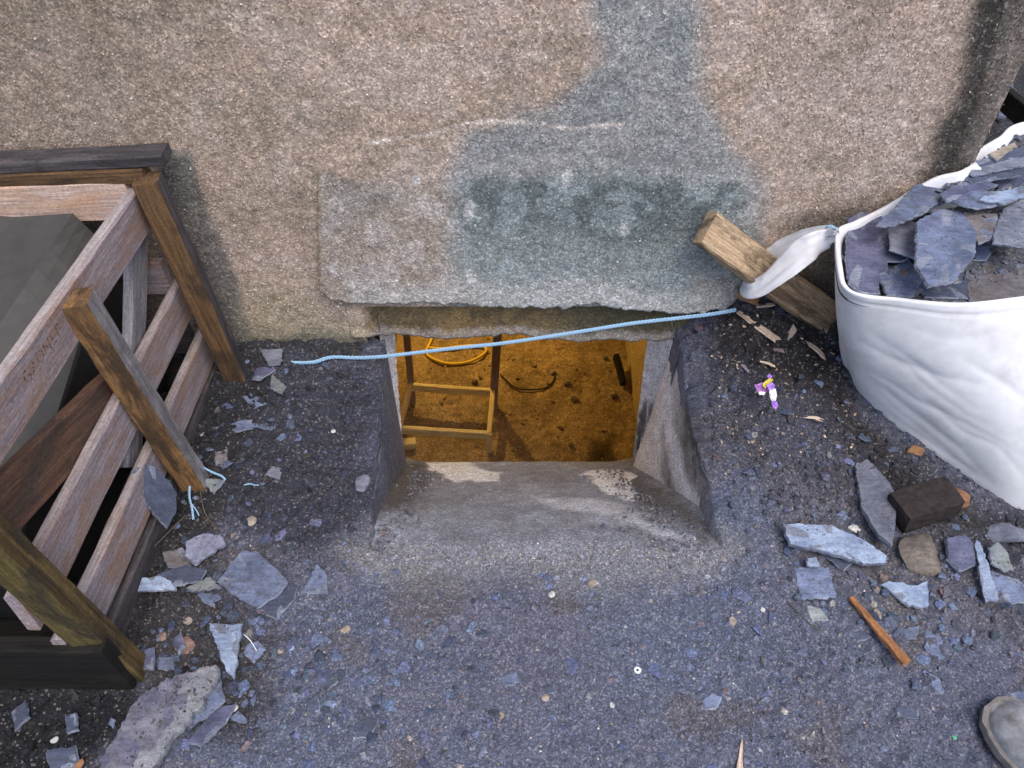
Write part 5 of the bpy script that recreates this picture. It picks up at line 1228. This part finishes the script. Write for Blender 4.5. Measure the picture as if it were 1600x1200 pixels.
# ------------------------------------------------------------------ stake and the strap tied round it
st_a, st_b = ony(1101, 355, 1.462), ony(1330, 520, 1.455)
stake = plank('wooden_stake', st_a, st_b, .080, .036, (st_b-st_a).cross(Vector((0, -.70, .72))), M['w_stake'], None, seg=16, chamfer=.004, seed=60)
tag(stake, 'thick cut timber stake leaning out of the soil, tied to the bag strap', 'stake')
def ribbon(name, path, widths, wd, mat, parent=None, th=.0016, seed=0):
    P = [Vector(p) for p in path]; Q = []; Wd = []; Ws = []
    for i in range(len(P)-1):
        p0 = P[max(i-1, 0)]; p1 = P[i]; p2 = P[i+1]; p3 = P[min(i+2, len(P)-1)]
        for k in range(10):
            t = k/10; Q.append(.5*((2*p1)+(p2-p0)*t+(2*p0-5*p1+4*p2-p3)*t*t+(3*p1-p0-3*p2+p3)*t**3)); Wd.append(Vector(wd[i]).lerp(Vector(wd[i+1]), t)); Ws.append(widths[i]*(1-t)+widths[i+1]*t)
    Q.append(P[-1]); Wd.append(Vector(wd[-1])); Ws.append(widths[-1]); n = len(Q); K = 9; V = []; Fc = []
    r = random.Random(seed); jj = [[r.gauss(0, .0013) for _ in range(K+1)] for _ in range(n)]; ph = [r.uniform(0, 6) for _ in range(4)]
    for side in (0, 1):
        for i in range(n):
            t = (Q[min(i+1, n-1)]-Q[max(i-1, 0)]).normalized(); w = Wd[i]; w = (w-t*w.dot(t)).normalized(); nn = t.cross(w)
            for k in range(K+1):
                f = k/K*2-1; cr = .0035*abs(math.sin(f*3.2+i*.05+ph[0]))+.0018*math.sin(f*9-i*.07+ph[1])+jj[i-i % 5][k]*.6
                V.append(Q[i]+w*f*Ws[i]/2+nn*(cr+(th if side else 0)))
    m_ = n*(K+1)
    for i in range(n-1):
        for k in range(K):
            a = i*(K+1)+k; Fc.append((a, a+K+1, a+K+2, a+1)); Fc.append((m_+a, m_+a+1, m_+a+K+2, m_+a+K+1))
        for k in (0, K): a = i*(K+1)+k; Fc.append((a, a+K+1, m_+a+K+1, m_+a))
    for i in (0, n-1):
        for k in range(K): a = i*(K+1)+k; Fc.append((a, a+1, m_+a+1, m_+a))
    me = pymesh(name, V, Fc, True); bm = bmesh.new(); bm.from_mesh(me); bmesh.ops.recalc_face_normals(bm, faces=bm.faces); bm.to_mesh(me); bm.free()
    return link(name, me, mat, parent)
vw = (0, .68, .74)
sp = [onz(1308, 366, .455), ony(1292, 372, 1.415), ony(1262, 388, 1.405), ony(1225, 418, 1.395), ony(1190, 446, 1.398), ony(1166, 452, 1.425), ony(1160, 440, 1.475), ony(1185, 415, 1.505), ony(1215, 392, 1.502), ony(1255, 374, 1.47), ony(1290, 363, 1.435), onz(1308, 362, .460)]
ribbon('strap', sp, [.024, .042, .060, .060, .050, .042, .038, .040, .044, .044, .030, .016], [(.3, .6, .7), (.4, .5, .8), (.45, .5, .8), (.45, .45, .8), (.3, .5, .8), (.1, .7, .6), (.2, .3, .9), (.4, .1, .9), (.4, .2, .9), (.3, .3, .9), (.3, .4, .8), (.3, .6, .7)], M['cloth'], bag, seed=3)
rope('twine', [ony(1290, 356, 1.41), ony(1297, 353, 1.405), ony(1304, 356, 1.41), ony(1306, 362, 1.415)], .003, .014, M['rope'], 'scrap of blue twine knotted at the corner of the bag by the strap', 'twine', res=8, sides=5)

PP = []
for o_ in [q for q in bpy.data.objects if q.name.split('.')[0] in ('slate_piece', 'bagged_slate')]:
    me_ = o_.data; fans = [f for f in me_.polygons if len(f.vertices) in (3, 4) and f.normal.z > .9 and f.area > 1e-6]
    if not fans: continue
    A_ = sum(f.area for f in fans); r_ = random.Random(len(fans))
    for f in r_.choices(fans, weights=[f.area for f in fans], k=int(A_*(22000 if o_.name.startswith('slate') else 9000))):
        vs_ = [me_.vertices[i].co for i in f.vertices]; w_ = [r_.random()**1 for _ in vs_]; t_ = sum(w_); q = sum((v*w for v, w in zip(vs_, w_)), Vector())/t_
        if float(vnoise(np.array([q.x*55+len(fans)]), np.array([q.y*55]), 3)[0]) > .52: PP.append(tuple(o_.matrix_basis @ q))
PP = np.array(PP); n = len(PP)
o = link('slate_grit', chips('slate_grit', PP, .0009*(3.4)**(RNG.uniform(0, 1, n)**2), RNG.uniform(.3, .6, n), stone_tints(np.tile(np.array([[.09, .08, .075]]), (n, 1)), n, .8), .3), M['chip']); tag(o, 'fine grit and dirt crumbs lying on top of the broken slates', 'grit', kind='stuff')

# ------------------------------------------------------------------ round the corner of the house
S_('slate_piece', [(1572, 126), (1584, 130), (1584, 150), (1571, 152), (1566, 140)], .02, M['sl_blue'], 'blue slate beyond the wall corner, upper of two', base=.06, tilt=(0, -.3), step=.02)
S_('slate_piece', [(1560, 160), (1574, 156), (1580, 170), (1572, 184), (1560, 180)], .02, M['sl_purple'], 'blue slate beyond the wall corner, lower of two', base=.05, tilt=(0, -.3), step=.02)
o = plank('plank', onz(1566, 150, .16), onz(1640, 215, .12), .07, .03, (0, 0, 1), M['w_black'], None, seed=70); tag(o, 'dark plank lying beyond the wall corner at top right', 'plank')
pnl = plank('concrete_panel', (2.42, 3.1, -.02), (2.42, 3.1, 1.3), .9, .05, (1, -.15, 0), M['sl_green'], None, seg=4, seed=71); tag(pnl, 'pale grey green panel standing beyond the wall corner at the top right edge', 'panel')

# ------------------------------------------------------------------ in the cellar
fr = empty('timber_frame', (-.37, 3.0, -2), 'low rectangular frame of yellow lit battens with two uprights on the cellar floor', 'timber frame')
zf_ = -1.86
c1, c2, c3, c4 = onz(641, 604, zf_), onz(770, 613, zf_), onz(764, 680, zf_), onz(622, 671, zf_)
def batt(name, a, b, w=.026, t=.05, seed=0, up=(0, 0, 1), mt=None): return plank(name, a, b, t, w, up, mt or M['w_cellar'], fr, seed=seed, warp=.001)
batt('rail', c1, c2, seed=1); batt('rail', c4, c3, seed=2); batt('rail', c1, c4, seed=3); batt('rail', c2, c3, seed=4)
for q in (c3, c4): batt('leg', Vector((q.x, q.y, -2.0)), Vector((q.x, q.y, zf_+.02)), .03, .03, 5, (1, 0, 0))
batt('upright', Vector((c2.x, c2.y+.02, -2.0)), ony(779, 500, c2.y+.03), .045, .045, 6, (1, 0, 0), M['w_pinkgrey'])
batt('upright', Vector((c1.x, c1.y+.02, -2.0)), ony(633, 500, c1.y+.03), .035, .035, 7, (1, 0, 0), M['w_pinkgrey'])
hz = [onz(x_, y_, -1.985) for x_, y_ in [(680, 518), (672, 535), (666, 550), (675, 560), (700, 568), (730, 566), (752, 556), (760, 546), (748, 540), (720, 541), (690, 545), (668, 543)]]
o = tube('hose', hz, .009, M['yellow_hose'], sides=8, res=6); tag(o, 'yellow hose curled in a loop on the cellar floor', 'hose')
o = tube('cable', [onz(x_, y_, -1.99) for x_, y_ in [(782, 585), (792, 595), (806, 606), (830, 609), (855, 605), (866, 592), (866, 584)]], .005, M['black'], sides=6, res=6); tag(o, 'thin black cable snaking across the cellar floor', 'cable')
for i, (x_, y_, w_, h_, lb) in enumerate([(864, 582, 12, 12, 'dark stone at the end of the black cable on the cellar floor'), (887, 600, 14, 10, 'brown stone below the cable end on the cellar floor'), (896, 622, 18, 10, 'pale flat stone on the cellar floor right of the frame'), (945, 560, 10, 8, 'light stone near the back of the cellar floor'), (742, 596, 14, 10, 'stone behind the timber frame on the cellar floor'), (892, 694, 10, 8, 'stone near the front of the cellar floor'), (958, 618, 14, 10, 'brown stone by the right wall of the cellar')]):
    rock('rubble_stone', x_, y_, w_, h_, M['rock'] if i != 2 else M['rock_tan'], lb, 'stone', 80+i, .8, base=-1.99)
q = onz(640, 692, -1.97); rounded_box('wood_block', q.x-.05, q.x+.035, q.y-.025, q.y+.025, -2.0, -1.955, .004, M['w_cellar'], None, .1, 'small wood block on the cellar floor in front of the timber frame', 'block')
o = plank('dark_board', onz(962, 556, -1.9), onz(974, 600, -1.96), .06, .03, (0, 0, 1), M['w_black'], None, seed=75); tag(o, 'black board end leaning by the right wall of the cellar', 'board')

# ------------------------------------------------------------------ boot at the lower right corner
def boot():
    toe = onz(1516, 1132, .0); d = Vector((.50, -.86, 0)).normalized(); sd_ = Vector((-d.y, d.x, 0)); zg = gz(toe.x, toe.y)+.004
    e = empty('boot', (toe.x, toe.y, zg), 'dusty grey leather work boot toe at the lower right corner', 'boot')
    base = Vector((toe.x, toe.y, zg)); side = Vector((d.y*-1, d.x, 0)) # points to the boot's inner (right in view) side
    if side.x < 0: side = -side
    c0 = base+side*.045
    L_ = .30; S = 40; K = 24
    def hw(s): return float(np.interp(s, [0, .012, .03, .06, .10, .15, .20, .26, .30], [.010, .034, .047, .056, .057, .050, .041, .040, .028]))
    def ht(s): return float(np.interp(s, [0, .012, .03, .06, .10, .15, .19, .24, .30], [.022, .040, .054, .062, .070, .092, .118, .118, .10]))
    V = []; Fc = []
    for i in range(S+1):
        f = i/S; s = L_*f; w, h = hw(s), ht(s)
        for k in range(K+1):
            a = math.pi*k/K; x = math.copysign(abs(math.cos(a))**.75, math.cos(a))*w; z = .020+math.sin(a)**.8*(h-.020)
            cre = .0018*math.sin(s*260)*math.exp(-((s-.10)/.02)**2)*math.sin(a)-.0012*math.exp(-((s-.062)/.0025)**2)
            V.append(c0+d*s+side*x+Vector((0, 0, z+cre)))
    for i in range(S):
        for k in range(K): a = i*(K+1)+k; Fc.append((a, a+1, a+K+2, a+K+1))
    Fc.append(tuple(range(K+1))); Fc.append(tuple(S*(K+1)+k for k in range(K, -1, -1)))
    link('upper', pymesh('upper', V, Fc, True), M['leather'], e)
    V = []; Fc = []; prof = [(0, 0.0), (.005, .0), (.0065, .006), (.0065, .016), (.0075, .017), (.0075, .0225), (.003, .0245)]
    loop = []
    for i in range(S+1): s = L_*i/S; loop.append((s, hw(s), 1))
    for i in range(S, -1, -1): s = L_*i/S; loop.append((s, hw(s), -1))
    n_ = len(loop)
    for (ex, z) in prof:
        for s, w, sg in loop:
            en = ex*(1 if 0 < s < L_ else 1); V.append(c0+d*(s-(ex if s < .02 else (-ex if s > L_-.01 else 0)))+side*sg*(w+en)+Vector((0, 0, z)))
    for p_ in range(len(prof)-1):
        for i in range(n_): j = (i+1) % n_; Fc.append((p_*n_+i, p_*n_+j, (p_+1)*n_+j, (p_+1)*n_+i))
    Fc.append(tuple(range(n_-1, -1, -1))); Fc.append(tuple((len(prof)-1)*n_+i for i in range(n_)))
    link('sole', pymesh('sole', V, Fc), M['sole'], e)
    V = []; Fc = []; K = 20
    for i in range(11):
        z = .085+.018*i; cc = c0+d*(.225-.0*i)
        for k in range(K):
            a = 2*math.pi*k/K; V.append(cc+d*math.cos(a)*.056+side*math.sin(a)*.046+Vector((0, 0, z+.0*k)))
    for i in range(10):
        for k in range(K): a = i*K+k; b = i*K+(k+1) % K; Fc.append((a, b, b+K, a+K))
    Fc.append(tuple(10*K+k for k in range(K)))
    link('ankle_shaft', pymesh('ankle_shaft', V, Fc, True), M['leather'], e)
    for i in range(5):
        s = .125+.016*i; z = ht(s)+.003
        tube('lace', [c0+d*s-side*.022+Vector((0, 0, z-.010)), c0+d*(s+.004)+Vector((0, 0, z+.001)), c0+d*(s+.008)+side*.022+Vector((0, 0, z-.010))], .0022, M['black'], e, sides=6, res=5)
boot()
